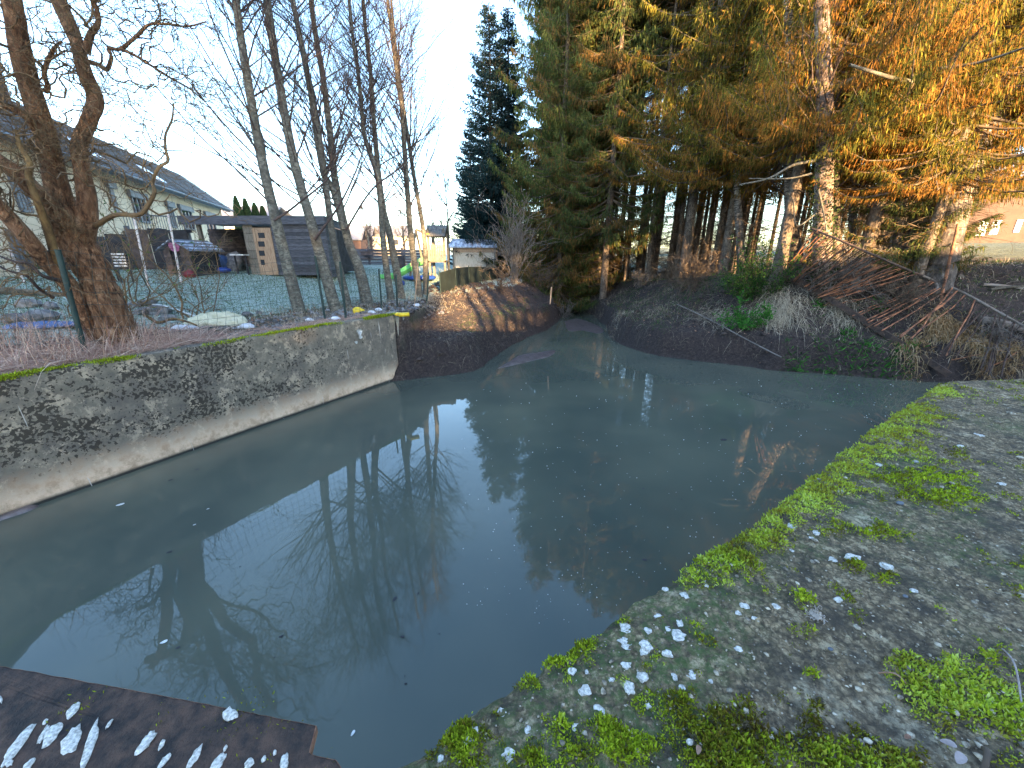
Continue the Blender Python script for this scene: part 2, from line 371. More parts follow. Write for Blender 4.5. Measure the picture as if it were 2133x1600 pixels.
m = simple('lime_white', (.34, .32, .28), (.80, .76, .70), 90, .8, .4, .004); M['lime'] = m
M['rust_plate'] = simple('rust_plate', (.016, .011, .010), (.09, .048, .032), 14, .8, .8, .008, detail=9)
M['rust'] = simple('rust', (.075, .040, .030), (.48, .20, .10), 4.5, .85, .4, .004)
M['rust_dark'] = simple('rust_dark', (.035, .025, .022), (.10, .06, .045), 10, .85, .4, .004)
M['rust_edge'] = simple('rust_edge', (.16, .07, .04), (.34, .18, .11), 30, .8, .3, .003)

# ground: attributes lawn / dirt / leaf litter
m, t, b = _new('ground_mat'); P_ = coord(t)
L_, Dk, Ff = attr(t, 'lawn'), attr(t, 'dirt'), attr(t, 'field')
n1 = noise(t, 2.2, 6, .7, P_); n2 = noise(t, 14, 6, .75, P_); n3 = noise(t, .35, 4, .6, P_)
litter = ramp(t, n2, [(.2, (.03, .022, .018)), (.5, (.085, .062, .05)), (.85, (.22, .17, .13))])
litter = mix(t, ramp(t, n1, [(.5, 0.0), (.65, .6)]), litter, (.05, .07, .03))
dirt = ramp(t, n2, [(.2, (.014, .010, .010)), (.55, (.048, .034, .031)), (.9, (.115, .082, .070))])
grassc = ramp(t, n2, [(.2, (.14, .19, .12)), (.5, (.40, .48, .42)), (.8, (.68, .74, .74))])
grassc = mix(t, ramp(t, noise(t, 3.2, 5, .7, coord(t, (1, 2.2, 1))), [(.30, .75), (.46, 0.0)]), grassc, (.09, .15, .06))
fieldc = ramp(t, n2, [(.3, (.07, .09, .05)), (.6, (.17, .19, .13)), (.8, (.30, .31, .25))])
c = mix(t, Dk, litter, dirt); c = mix(t, L_, c, grassc); c = mix(t, Ff, c, fieldc)
t.links.new(c, b.inputs['Base Color']); b.inputs['Roughness'].default_value = .95; bump(t, b, math_(t, 'ADD', n2, n1), .9, .06); M['ground'] = m

# water
m, t, b = _new('murky_water'); P_ = coord(t); n1 = noise(t, .45, 3, .5, P_)
c = ramp(t, n1, [(.2, (.066, .080, .066)), (.8, (.116, .124, .092))]); t.links.new(c, b.inputs['Base Color'])
b.inputs['Roughness'].default_value = .015; b.inputs['IOR'].default_value = 1.46
bump(t, b, noise(t, 2.6, 3, .5, coord(t, (1, .8, 1))), .03, .01); M['water'] = m
M['mud'] = simple('wet_mud', (.07, .055, .055), (.17, .135, .13), 6, .35, .4, .02)
M['foam'] = simple('foam', (.5, .5, .48), (.8, .8, .78), 20, .6, 0)

M['wood_dark'] = simple('wood_dark', (.045, .048, .062), (.105, .112, .135), 4, .85, .3, .005, (1, 1, 9), usevar=.35)
M['wood_grey'] = simple('wood_grey', (.10, .088, .07), (.21, .185, .15), 6, .85, .3, .005, (9, 9, 1), usevar=.25)
M['wood_warm'] = simple('wood_warm', (.26, .17, .11), (.42, .30, .20), 5, .8, .2, .005, (8, 8, 1), usevar=.15)
M['wood_brown'] = simple('wood_brown', (.07, .05, .045), (.15, .11, .10), 6, .85, .3, .005, usevar=.25)
M['render'] = simple('cream_render', (.74, .58, .40), (.84, .69, .50), 2, .9, .1, .003)
M['brick_pink'] = simple('pink_render', (.062, .034, .026), (.085, .047, .036), 1.5, .9, .1, .003)
M['slate'] = simple('slate', (.10, .105, .125), (.19, .195, .225), 7, .6, .2, .006, usevar=.3)
M['slate_box'] = simple('grey_shutter', (.10, .115, .14), (.15, .165, .19), 5, .6, 0)
M['white'] = simple('white_paint', (.70, .70, .70), (.80, .80, .80), 5, .5, 0)
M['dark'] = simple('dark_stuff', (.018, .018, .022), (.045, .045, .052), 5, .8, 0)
M['green_post'] = simple('green_coated_metal', (.010, .030, .030), (.018, .045, .042), 10, .5, 0)
M['net'] = simple('green_screen_net', (.003, .010, .010), (.008, .020, .019), 3, .9, .3, .01, (6, 6, 1))
M['green_plastic'] = simple('green_plastic', (.10, .42, .09), (.15, .52, .14), 3, .4, 0)
M['blue_plastic'] = simple('blue_plastic', (.012, .045, .24), (.02, .07, .34), 3, .4, 0)
M['tarp_blue'] = simple('blue_tarp', (.045, .09, .22), (.09, .16, .34), 5, .5, .3, .02)
M['yellow'] = simple('yellow_plastic', (.75, .50, .02), (.85, .62, .04), 6, .5, .1, .003)
M['pink'] = simple('pink_plastic', (.36, .10, .22), (.46, .16, .30), 6, .6, 0)
M['red'] = simple('red_plastic', (.16, .015, .018), (.24, .025, .03), 6, .5, 0)
M['redwhite'] = simple('pole_paint', (.62, .50, .48), (.78, .74, .72), 9, .6, 0)
M['frost_roof'] = simple('frosted_felt', (.14, .17, .24), (.62, .68, .78), 2.2, .8, .2, .01, (2.5, 1, 1))
M['board_pale'] = simple('pale_board', (.42, .36, .28), (.56, .49, .39), 3, .85, .1, .003, (4, 1, 1))
M['corr'] = simple('corrugated_sheet', (.09, .09, .08), (.17, .165, .15), 4, .7, .1, .003)
M['sack'] = simple('cream_cloth', (.50, .47, .32), (.72, .68, .50), 7, .85, .5, .02)
M['plastic_white'] = simple('white_film', (.55, .56, .62), (.78, .79, .84), 7, .5, .5, .02)
M['stone'] = simple('stone', (.10, .10, .105), (.28, .27, .27), 7, .9, .6, .02, usevar=.35)
M['log'] = simple('old_log', (.05, .045, .035), (.16, .14, .11), 9, .9, .7, .02, usevar=.3)
M['grit'] = simple('grit', (.10, .08, .06), (.50, .43, .33), 30, .9, .3, .004, usevar=.5)
M['leaf_dead'] = simple('dead_leaf', (.16, .08, .05), (.34, .20, .14), 30, .8, .2, .002)
M['leaf_pale'] = simple('pale_leaf', (.24, .19, .18), (.38, .32, .31), 20, .8, .2, .002)
M['wool'] = simple('wool', (.45, .38, .33), (.66, .58, .52), 40, .9, .4, .004)
m, t, b = _new('window_glass'); b.inputs['Base Color'].default_value = (.03, .035, .045, 1); b.inputs['Roughness'].default_value = .06; b.inputs['IOR'].default_value = 1.5; M['glass'] = m
m, t, b = _new('sky_bright_glass'); b.inputs['Base Color'].default_value = (.75, .78, .84, 1); b.inputs['Roughness'].default_value = .25; M['skylight'] = m
#
# ================================================================== SETTING
WZ = -1.8
WA, WB = onz(0, 790, 0)[:2], onz(820, 655, 0)[:2]
wd = (WB - WA) / np.linalg.norm(WB - WA); wn = np.array([-wd[1], wd[0]])     # along the wall, away from the water
wl = [(800, 797), (850, 792), (900, 786), (950, 780), (985, 774), (1005, 764), (1020, 750), (1060, 722), (1100, 702), (1140, 688), (1162, 672), (1172, 655), (1165, 640), (1150, 628)]
wr = [(1176, 624), (1200, 640), (1232, 655), (1262, 680), (1268, 700), (1290, 717), (1330, 731), (1370, 742), (1430, 750), (1500, 757), (1560, 765), (1600, 771), (1680, 777), (1750, 782), (1850, 790), (1950, 797)]
P_l = [onz(x, y, WZ)[:2] for x, y in wl]; P_r = [onz(x, y, WZ)[:2] for x, y in wr]
wall0 = WA - wd * 14 + wn * .17; wall1 = WB + wn * .17
poly = [wall0, wall1] + P_l + P_r + [np.array([20, 9.4]), np.array([24, -14]), np.array([-14, -14])]
poly = np.array(poly)
def sdist(X, Y, poly):
    d = np.full(X.shape, 1e9); ins = np.zeros(X.shape, bool); n = len(poly); near = np.zeros(X.shape, int)
    for i in range(n):
        a_, b_ = poly[i], poly[(i + 1) % n]; e_ = b_ - a_; L2 = e_ @ e_ + 1e-12
        t_ = np.clip(((X - a_[0]) * e_[0] + (Y - a_[1]) * e_[1]) / L2, 0, 1)
        q = np.hypot(X - a_[0] - t_ * e_[0], Y - a_[1] - t_ * e_[1]); m_ = q < d; d = np.where(m_, q, d); near[m_] = i
        c_ = ((a_[1] > Y) != (b_[1] > Y)) & (X < (b_[0] - a_[0]) * (Y - a_[1]) / (b_[1] - a_[1] + 1e-12) + a_[0]); ins ^= c_
    return np.where(ins, -d, d), near
def sideof(X, Y): return (X - WB[0]) * wn[0] + (Y - WB[1]) * wn[1], (X - WB[0]) * wd[0] + (Y - WB[1]) * wd[1]
def height(X, Y, full=False):
    X = np.asarray(X, float); Y = np.asarray(Y, float)
    s, al = sideof(X, Y)
    wob = fbm(X * .9, Y * .9, 0, 4, 5)
    sd_, near = sdist(X, Y, poly)
    iswall = (near == 0) | ((s > .1) & (al < .35) & (X < 0) & (Y > -14))
    left = X < 2.2 + (Y - 20) * .08
    gl = -.04 + .088 * np.clip(s - .9, 0, 12.2) * smooth((s - .4) / 3) + .02 * wob
    gr = .25 + .17 * np.clip(X - 7, 0, 5) * smooth((22 - Y + np.clip(X - 12, 0, 20)) / 6) + .12 * wob + .012 * np.clip(Y - 26, 0, 200) + .055 * np.clip(X - 13, 0, 25)
    gl = np.where(Y > 34, gl * 0 + .9, gl) if False else gl
    G = np.where(left, gl, gr)
    rock_ = fbm(X * 2.6, Y * 2.6, 0, 4, 11)
    d = np.maximum(sd_ + .10 * fbm(X * 2.2, Y * 2.2, 0, 3, 21), 0)
    facel = np.where(left, .95 + .15 * wob, .85 + .2 * wob)
    face = smooth(d / .42) * facel
    nar = smooth((Y - 17) / 6)                              # the stream gets shallower banks upstream
    span = np.where(left, 2.4, 3.8 - 1.3 * smooth((X - 7.5) / 2)) * (1 - .35 * nar)
    ks = smooth((d - .25) / span) * .6 + .4 * np.clip((d - .25) / span, 0, 1)
    bank = WZ - .02 + face + (G - (WZ + facel)) * ks + .10 * rock_ * smooth(d / .3) * (1 - smooth((d - 2.5) / 2) * .75)
    # heap of spoil on the left bank
    mnd = np.exp(-((X + .55) ** 2 / 3.2 + (Y - 15.8) ** 2 / 14)) * .22
    bank = bank + np.where(left, mnd, 0)
    mr = np.exp(-((X - 7.6) ** 2 / 4.5 + (Y - 17.0) ** 2 / 4.5)) * .38
    bank = bank + np.where(left, 0, mr)
    inside = WZ - .04 - .9 * smooth(-sd_ / .5)
    H = np.where(sd_ < 0, inside, bank)
    H = np.where(iswall & (sd_ > 0), gl + .015 * rock_, H)
    far = np.hypot(X, Y); H = H + smooth((far - 60) / 120) * (1.5 + 3.5 * fbm(X / 70, Y / 70, 0, 2, 9))
    if not full: return H
    flawn_s = s - 1.9 - .35 * wob + .0 * al
    lawn = (left & (flawn_s > 0) & (sd_ > 2.3)).astype(float) * smooth(flawn_s / .35)
    dirt = (1 - smooth((sd_ - np.where(left, 2.6, 2.6)) / 1.2)) * (1 - (iswall * 1.0))
    field = (~left) * smooth((np.maximum(X - 18 - .0 * Y, Y - 36)) / 3.0)
    return H, lawn, dirt, field, left
def gz(x, y): return float(height(np.array([x]), np.array([y]))[0])
_ty = np.concatenate([np.arange(2, 30, .06), np.arange(30, 200, .6)])
def hit(x, y):
    """where the ray through a pixel of the photograph meets the ground"""
    r = ray(x, y); X_ = r[0] / r[1] * _ty; Z_ = EYE + r[2] / r[1] * _ty; h = height(X_, _ty); s_, a_ = sideof(X_, _ty)
    ok = (Z_ < h) & ~((X_ < 0) & (s_ < .15) & (a_ < .3)); i = int(np.argmax(ok)) if ok.any() else 60
    return np.array([X_[i], _ty[i], h[i]])
def gspace(lo, hi, c0, c1, st, g):
    core = list(np.arange(c0, c1, st)); r = [core[-1]]; s_ = st
    while r[-1] < hi: s_ *= g; r.append(r[-1] + s_)
    l = [core[0]]; s_ = st
    while l[-1] > lo: s_ *= g; l.append(l[-1] - s_)
    return np.array(l[:0:-1] + core + r[1:])
gx = gspace(-600, 600, -9.5, 13.5, .095, 1.055); gy = gspace(-500, 900, 6.5, 24, .095, 1.055)
GX, GY = np.meshgrid(gx, gy); H, lawn, dirt, field, left = height(GX, GY, True)
V = np.stack([GX, GY, H], -1)
cxm = lambda A_: (A_[:-1, :-1] + A_[1:, 1:] + A_[1:, :-1] + A_[:-1, 1:]) / 4
Lm, Dm, Fm, Lf, Hm = cxm(lawn), cxm(dirt), cxm(field), cxm(left * 1.0), cxm(H)
sel = {'lawn': (Lm > .5), 'far_field': (Fm > .5) & (Lm <= .5)}
sel['stream_bed'] = (Hm < WZ - .03) & ~sel['lawn'] & ~sel['far_field']
rest = ~(sel['lawn'] | sel['far_field'] | sel['stream_bed'])
sel['left_bank'] = rest & (Lf > .5); sel['right_bank'] = rest & (Lf <= .5)
for nm, mk in sel.items():
    b_ = MB(); b_.grid(V, mk)
    idx = np.unique(b_.Q[0]); re = np.full(V.shape[0] * V.shape[1], -1); re[idx] = np.arange(len(idx))
    c_ = MB(); c_.add(V.reshape(-1, 3)[idx], re[b_.Q[0]])
    o = c_.build(nm, M['ground']); tag(o, kind='structure')
    for an, arr in (('lawn', lawn), ('dirt', dirt), ('field', field)):
        at_ = o.data.attributes.new(an, 'FLOAT', 'POINT'); at_.data.foreach_set("value", arr.ravel()[idx].astype(np.float32))
# water sheet
b_ = MB(); b_.add([(-16, -16, WZ), (26, -16, WZ), (26, 34, WZ), (-16, 34, WZ)], [[0, 1, 2, 3]]); tag(b_.build('water', M['water'], None, False), kind='structure')
# silt bar in the stream mouth
def flat_patch(name, pts, z, mat, h=.02, seed=1):
    pts = np.array([onz(x, y, z)[:2] for x, y in pts]); c_ = pts.mean(0); b_ = MB(); n = 48
    P = catmull(np.c_[np.vstack([pts, pts[:1]]), np.zeros(len(pts) + 1)], n + 1)[:-1, :2]
    rings = 7; V = []
    for i in range(rings):
        k = 1 - i / (rings - 1) * .98; q = c_ + (P - c_) * (k + .03 * vnoise(P[:, 0] * 4, P[:, 1] * 4, i, seed)[:, None])
        V.append(np.c_[q, np.full(n, z) + h * (smooth((1 - k) * 3)) + .25 * h * fbm(q[:, 0] * 6, q[:, 1] * 6, 0, 3, seed) - .02 * (i == 0)])
    V = np.array(V); V = np.concatenate([V, V[:, :1]], 1); b_.grid(V[:, ::-1]); return b_.build(name, mat)
tag(flat_patch('mud_flat', [(1030, 770), (1060, 752), (1085, 738), (1125, 733), (1160, 728), (1150, 742), (1110, 752), (1070, 762)], WZ, M['mud'], .035), kind='structure')
tag(flat_patch('mud_flat', [(1172, 668), (1200, 662), (1235, 672), (1262, 688), (1250, 697), (1215, 690), (1180, 690)], WZ, M['mud'], .02, 3), kind='structure')
tag(flat_patch('mud_flat', [(-60, 1095), (0, 1066), (60, 1050), (86, 1052), (60, 1066), (0, 1086), (-60, 1112)], WZ, M['mud'], .04, 4), kind='structure')

# ---------------------------------------------------------------- left wall
wall_t = thing('retaining_wall', 'long weathered concrete retaining wall with lichen speckles and mossy top beside the water', 'wall')
al = gspace(-12, 6.65, 0.2, 6.6, .045, 1.08); al = al[al < 6.68]; al = np.append(al, 6.70)
zl = np.linspace(-2.3, 0.0, 46)
AL, ZL = np.meshgrid(al, zl)
o_ = .02 * fbm(AL * 1.2, ZL * 2, 0, 4, 31) + .008 * fbm(AL * 8, ZL * 8, 0, 3, 32) - .012 * (ZL > -.04) * (1 + vnoise(AL * 5, 0, 0, 3))
lip = .035 * smooth((-1.45 - ZL) / .25)                                        # the footing stands a little proud
px = WA[0] + wd[0] * AL - wn[0] * (o_ + lip); py = WA[1] + wd[1] * AL - wn[1] * (o_ + lip)
Vf = np.stack([px, py, ZL + .012 * vnoise(AL * 3, 0, 0, 8) * (ZL > -.02)], -1)
b_ = MB(); b_.grid(Vf)
tt = np.linspace(0, .36, 9); AL2, TT = np.meshgrid(al, tt)
tz = .01 * fbm(AL2 * 3, TT * 9, 0, 3, 33); tz[0] = Vf[-1, :, 2]
Vt = np.stack([WA[0] + wd[0] * AL2 + wn[0] * TT, WA[1] + wd[1] * AL2 + wn[1] * TT, tz], -1); Vt[0] = Vf[-1]; b_.grid(Vt)
b_.build('wall_face', M['wall'], wall_t)
# end pier with a stop-log slot
e0 = WA + wd * 6.70; E = lambda u, v, z: (e0[0] + wd[0] * u + wn[0] * v, e0[1] + wd[1] * u + wn[1] * v, z)
b_ = MB()
def cast(b, cs, z0, z1, sub=14):
    cs = [np.array(c) for c in cs]; ring = []
    for i in range(len(cs)):
        for k in range(5): ring.append(cs[i] + (cs[(i + 1) % len(cs)] - cs[i]) * k / 5)
    ring = np.array(ring); zs = np.linspace(z0, z1, sub); V = []
    for z_ in zs: V.append(np.c_[ring + .012 * np.stack([vnoise(ring[:, 0] * 5, ring[:, 1] * 5, z_ * 3, 5), vnoise(ring[:, 0] * 5, ring[:, 1] * 5, z_ * 3, 6)], 1), np.full(len(ring), z_)])
    V = np.array(V); V = np.concatenate([V, V[:, :1]], 1); b.grid(V)
    top = V[-1, :-1]; c_ = top.mean(0); n = len(top); b.add(np.vstack([top, c_]), None, [[i, (i + 1) % n, n] for i in range(n)])
cast(b_, [E(.07, -.05, 0)[:2], E(.30, -.09, 0)[:2], E(.42, .42, 0)[:2], E(.07, .42, 0)[:2]], -2.3, .012)
cast(b_, [E(.0, .03, 0)[:2], E(.07, .03, 0)[:2], E(.07, .40, 0)[:2], E(.0, .40, 0)[:2]], -2.3, -.02)
m = simple('pale_concrete', (.17, .16, .13), (.42, .39, .33), 4.5, .9, .5, .02, (1, 1, .6)); M['pier'] = m
b_.build('end_pier', M['pier'], wall_t)
# moss along the top edge
b_ = MB(); n = 26000
u = RNG.uniform(-1, 6.9, n); v = np.abs(RNG.normal(0, .07, n)) - .012
keep = (fbm(u * 1.3, v * 6, 0, 3, 41) + .35 * np.exp(-((u - 3.6) / 1.6) ** 2) - .02 > RNG.uniform(-.3, .35, n) * .6 + v * 1.2)
u, v = u[keep], v[keep]
P = np.stack([WA[0] + wd[0] * u + wn[0] * v, WA[1] + wd[1] * u + wn[1] * v, np.where(v < 0, RNG.uniform(-.035, 0, len(u)), .004)], 1)
D = RNG.normal(size=P.shape) * .5 + [0, 0, 1]; b_.sprays(P, D * .03, np.full(len(P), .006), RNG.uniform(.2, .85, len(P)), RNG)
tag(b_.build('moss', M['moss'], wall_t), kind='stuff')
# lichen discs near the end
b0 = MB()
for (x, y, r) in [(748, 692, .075), (750, 702, .045), (741, 713, .035)]:
    # meets the wall plane
    rr = ray(x, y); k = ((WA[0] * wn[0] + WA[1] * wn[1])) / (rr[0] * wn[0] + rr[1] * wn[1]); c = np.array([rr[0] * k, rr[1] * k, EYE + rr[2] * k]) - np.array([wn[0], wn[1], 0]) * .03
    th = np.linspace(0, 2 * math.pi, 15)[:-1]; b_ = MB(); q = []
    for t_ in th: rad = r * (1 + .15 * math.sin(3 * t_ + x)); q.append(c + rad * (math.cos(t_) * np.array([wd[0], wd[1], 0]) + math.sin(t_) * np.array([0, 0, 1])))
    q = np.array(q); b_.add(np.vstack([q, q * 0 + c - np.array([wn[0], wn[1], 0]) * .004, q + np.array([wn[0], wn[1], 0]) * .03]), [[i, (i + 1) % 14, 28 + (i + 1) % 14, 28 + i] for i in range(14)], [[i, (i + 1) % 14, 14 + i] for i in range(14)] + [[(i + 1) % 14, 14 + (i + 1) % 14, 14 + i] for i in range(14)])
    b_.build('lichen_spot', M['lime'], wall_t)

# ---------------------------------------------------------------- foreground slab
slab = thing('concrete_slab', 'mossy aggregate concrete slab in the foreground beside the pool', 'slab')
S0, S1 = onz(800, 1600, 0)[:2], onz(1960, 795, 0)[:2]
sa = (S1 - S0) / np.linalg.norm(S1 - S0); sb = np.array([sa[1], -sa[0]]); SL = np.linalg.norm(S1 - S0)
fe = onz(2133, 790, 0)[:2] - S1; fe /= np.linalg.norm(fe); fa, fb = fe @ sa, fe @ sb
edge_px = [(800, 1600), (870, 1556), (930, 1500), (1080, 1415), (1180, 1350), (1270, 1285), (1420, 1182), (1590, 1072), (1700, 985), (1800, 902), (1880, 850), (1960, 795)]
ed = np.array([onz(x, y, 0)[:2] for x, y in edge_px]); ea = (ed - S0) @ sa; eb = (ed - S0) @ sb
def inv(x, y): q = np.array([x, y]) - S0; return q @ sa, q @ sb
# moss patches: pixel ellipses -> slab coordinates (a, b, ra, rb, weight, pale)
mp = [(1100, 1405, 26, 14, 1, .1), (1160, 1372, 30, 18, 1, .1), (1215, 1340, 36, 20, .9, .1), (1300, 1290, 30, 10, .4, .1), (1440, 1195, 34, 20, 1, .5), (1520, 1160, 80, 34, 1.2, .5), (1580, 1125, 50, 26, 1, .6),
      (1620, 1068, 60, 22, 1.2, .9), (1660, 1035, 60, 26, 1.2, .9), (1700, 1008, 60, 28, 1.2, .9), (1745, 975, 60, 26, 1.2, .9), (1790, 940, 60, 22, 1.1, .8), (1835, 900, 60, 22, 1.2, .9), (1870, 872, 55, 16, 1.2, 1), (1905, 850, 45, 12, 1, 1), (1950, 818, 50, 10, 1.1, 1),
      (1960, 872, 60, 7, .8, 1), (1900, 948, 80, 14, .7, .7), (1960, 965, 90, 16, .6, .6), (1900, 1000, 110, 22, .9, .15), (1960, 1035, 90, 20, .9, .1), (2050, 1040, 60, 14, .5, .1), (1860, 1045, 80, 14, .4, .3),
      (1730, 1105, 40, 14, .9, .3), (1830, 1110, 50, 16, .9, .2), (1780, 1180, 26, 12, .9, .2), (1845, 1205, 24, 14, .9, .3), (1620, 1215, 40, 18, .6, .2), (1670, 1260, 40, 24, .6, .3), (1620, 1290, 60, 16, .35, .2), (1680, 1330, 34, 18, .6, .2),
      (1500, 1500, 80, 50, 1.1, .35), (1560, 1570, 110, 50, 1.2, .35), (1440, 1470, 40, 30, .9, .2), (1700, 1580, 120, 36, 1.1, .4), (1850, 1590, 100, 30, 1.0, .5), (1690, 1500, 30, 40, .6, .3), (1640, 1440, 40, 20, .5, .2),
      (1950, 1410, 90, 40, 1.1, .6), (2010, 1450, 110, 50, 1.2, .6), (2080, 1500, 80, 50, 1.1, .5), (2060, 1370, 60, 40, .8, .4), (2110, 1590, 60, 30, 1, .4), (1900, 1440, 60, 24, .8, .5),
      (1270, 1560, 130, 32, 1.05, .15), (1120, 1580, 60, 36, .9, .1), (960, 1535, 70, 50, .8, .05), (1060, 1480, 40, 24, .6, .05), (1350, 1560, 40, 24, .8, .2), (1170, 1510, 30, 12, .4, .1), (900, 1580, 30, 20, .6, .05), (1690, 1410, 30, 14, .4, .2), (1450, 1340, 60, 20, .4, .2)]
ME = []
for x, y, rx, ry, w, pl in mp:
    c0 = inv(*onz(x, y, 0)[:2]); cx = inv(*onz(x + rx, y, 0)[:2]); cy = inv(*onz(x, y - ry, 0)[:2]); J = np.array([[cx[0] - c0[0], cy[0] - c0[0]], [cx[1] - c0[1], cy[1] - c0[1]]]); ME.append((np.array(c0), np.linalg.inv(J), w, pl))
def moss_mask(A_, B_):
    best = np.full(np.shape(A_), -1.0); pale = np.zeros(np.shape(A_))
    for c0, Ji, w, pl in ME:
        x = Ji[0, 0] * (A_ - c0[0]) + Ji[0, 1] * (B_ - c0[1]); y = Ji[1, 0] * (A_ - c0[0]) + Ji[1, 1] * (B_ - c0[1])
        q = w * (1.42 if pl >= .5 and c0[1] < .5 else 1.25) - np.hypot(x, y); pale = np.where(q > best, pl, pale); best = np.maximum(best, q)
    nz = fbm(A_ * 9, B_ * 9, 0, 4, 51) * 1.4 + fbm(A_ * 30, B_ * 30, 0, 2, 52) * .8
    small = fbm(A_ * 6 + 40, B_ * 8, 0, 4, 55) * 1.5 + fbm(A_ * 26, B_ * 26, 0, 2, 56) * .5 + .35 * fbm(A_ * .9, B_ * .9, 0, 2, 57) - .62
    return np.maximum(best + nz - .30, small), np.where(small > best + nz - .3, .3, pale)
bb = np.concatenate([np.linspace(0, 1, 170) ** 1.15 * 1.6, np.linspace(1.62, 7, 150)])
tt = np.linspace(0, 1, 620) ** 1.4
Bg, Tg = np.meshgrid(bb, tt, indexing='ij')
a_lo = -2.2; a_hi = SL + Bg * fa / fb; Ag = a_lo + (a_hi - a_lo) * Tg
off = np.interp(Ag, ea, eb)                                      # the wavy water edge
jag = .018 * fbm(Ag * 7, 0, 0, 4, 61) + .01 * vnoise(Ag * 25, 0, 0, 62)
Bw = Bg + (off + jag) * np.exp(-Bg * 2.2)
mk, pl = moss_mask(Ag, Bw)
rz = .014 * fbm(Ag * 2.5, Bw * 2.5, 0, 4, 71) + .009 * fbm(Ag * 16, Bw * 16, 0, 3, 72) + .007 * np.abs(fbm(Ag * 42, Bw * 42, 0, 2, 73)) + .004 * vnoise(Ag * 80, Bw * 80, 0, 76) - .06 * np.exp(-Bg / .045) * (1 + .5 * fbm(Ag * 5, 0, 0, 3, 74))
rz = rz + np.where(mk > 0, .018 * smooth(mk * 1.6), 0)
Vs = np.stack([S0[0] + sa[0] * Ag + sb[0] * Bw, S0[1] + sa[1] * Ag + sb[1] * Bw, rz], -1)
green = smooth((fbm(Ag * 1.6, Bw * 1.6, 0, 4, 81) + .9 * np.exp(-((Ag - 1.0) / 1.1) ** 2 - (Bw / .55) ** 2) - .02) * 1.5) * .9
b_ = MB(); b_.grid(np.swapaxes(Vs, 0, 1), None, np.swapaxes(green, 0, 1))
# side skirts
side = np.stack([Vs[0] + np.array([.0 * sb[0], 0, -z_]) - np.array([sb[0], sb[1], 0]) * (.02 * fbm(Ag[0] * 4, z_ * 4, 0, 3, 75))[:, None] * (z_ > 0) for z_ in (0, .05, .15, .35, .7, 1.2, 1.9, 2.5)]); b_.grid(side, None, .3)
fs = np.stack([Vs[:, -1] + np.array([0, 0, -z_]) for z_ in (0, .1, .4, 1, 2.5)]); b_.grid(fs, None, .3)
b_.build('slab_body', M['slab'], slab)
mb1, mb2 = MB(), MB()
sel_ = mk > 0.02
cell = np.zeros_like(Ag); cell[:-1, :-1] = np.abs((Ag[1:, :-1] * 0 + np.diff(Ag, axis=1)[:-1]) * (np.diff(Bw, axis=0)[:, :-1]))
dist = np.hypot(Vs[..., 0], Vs[..., 1]) + .5
wgt = (cell * sel_ / dist ** 1.7).ravel(); wgt /= wgt.sum()
nT = 170000; ch = RNG.choice(len(wgt), nT, p=wgt)
Pm = Vs.reshape(-1, 3)[ch]; jit = (np.sqrt(cell.ravel()[ch]) * .6)[:, None]; Pm = Pm + np.c_[RNG.normal(size=(nT, 2)) * jit, np.zeros(nT)]
plm = pl.ravel()[ch]; dm = dist.ravel()[ch]
Dm_ = RNG.normal(size=(nT, 3)) * [.65, .65, .35] + [0, 0, .9]; Dm_ /= np.linalg.norm(Dm_, axis=1, keepdims=True)
Lm_ = RNG.uniform(.006, .017, nT) * (1 + .25 * dm / 2) * (.7 + .6 * smooth(mk.ravel()[ch])); 
clump = fbm(Pm[:, 0] * 14, Pm[:, 1] * 14, 0, 3, 91) * .35 + fbm(Pm[:, 0] * 3, Pm[:, 1] * 3, 0, 2, 92) * .25
av = np.clip(.45 + clump + RNG.normal(0, .16, nT), 0, 1)
pk = (plm + RNG.normal(0, .18, nT)) > .5
for mbx, s_ in ((mb1, ~pk), (mb2, pk)):
    mbx.sprays(Pm[s_] + [0, 0, -.002], Dm_[s_] * Lm_[s_][:, None], Lm_[s_] * .2, av[s_], RNG)
tag(mb1.build('moss', M['moss'], slab), 'dark green moss cushions', kind='stuff'); tag(mb2.build('moss', M['moss_pale'], slab), 'yellow-green moss cushions', kind='stuff')
# grit and chips
b_ = MB(); rr = np.random.default_rng(3)
def slab_z(p):
    a_, b2 = inv(*p[:2]); i = np.unravel_index(np.argmin((Ag[::3, ::3] - a_) ** 2 + (Bw[::3, ::3] - b2) ** 2), Ag[::3, ::3].shape); return rz[::3, ::3][i]
for i in range(3000):
    x, y = rr.uniform(900, 2133), rr.uniform(830, 1600); p = onz(x, y, 0); a_, b2 = inv(*p[:2])
    if b2 < .06 or a_ > SL + b2 * fa / fb - .05: continue
    r = rr.uniform(.002, .006) * (1 + 1.5 * (rr.uniform() < .08)) * (.6 + .25 * np.hypot(p[0], p[1])); p[2] = slab_z(p) + r * .2; b_.rock(p, (r, r * rr.uniform(.6, 1), r * .45), rr, rr.uniform(0, 1), .3, 6, 5, rr.uniform(0, 6))
tag(b_.build('grit', M['grit'], slab), kind='stuff')
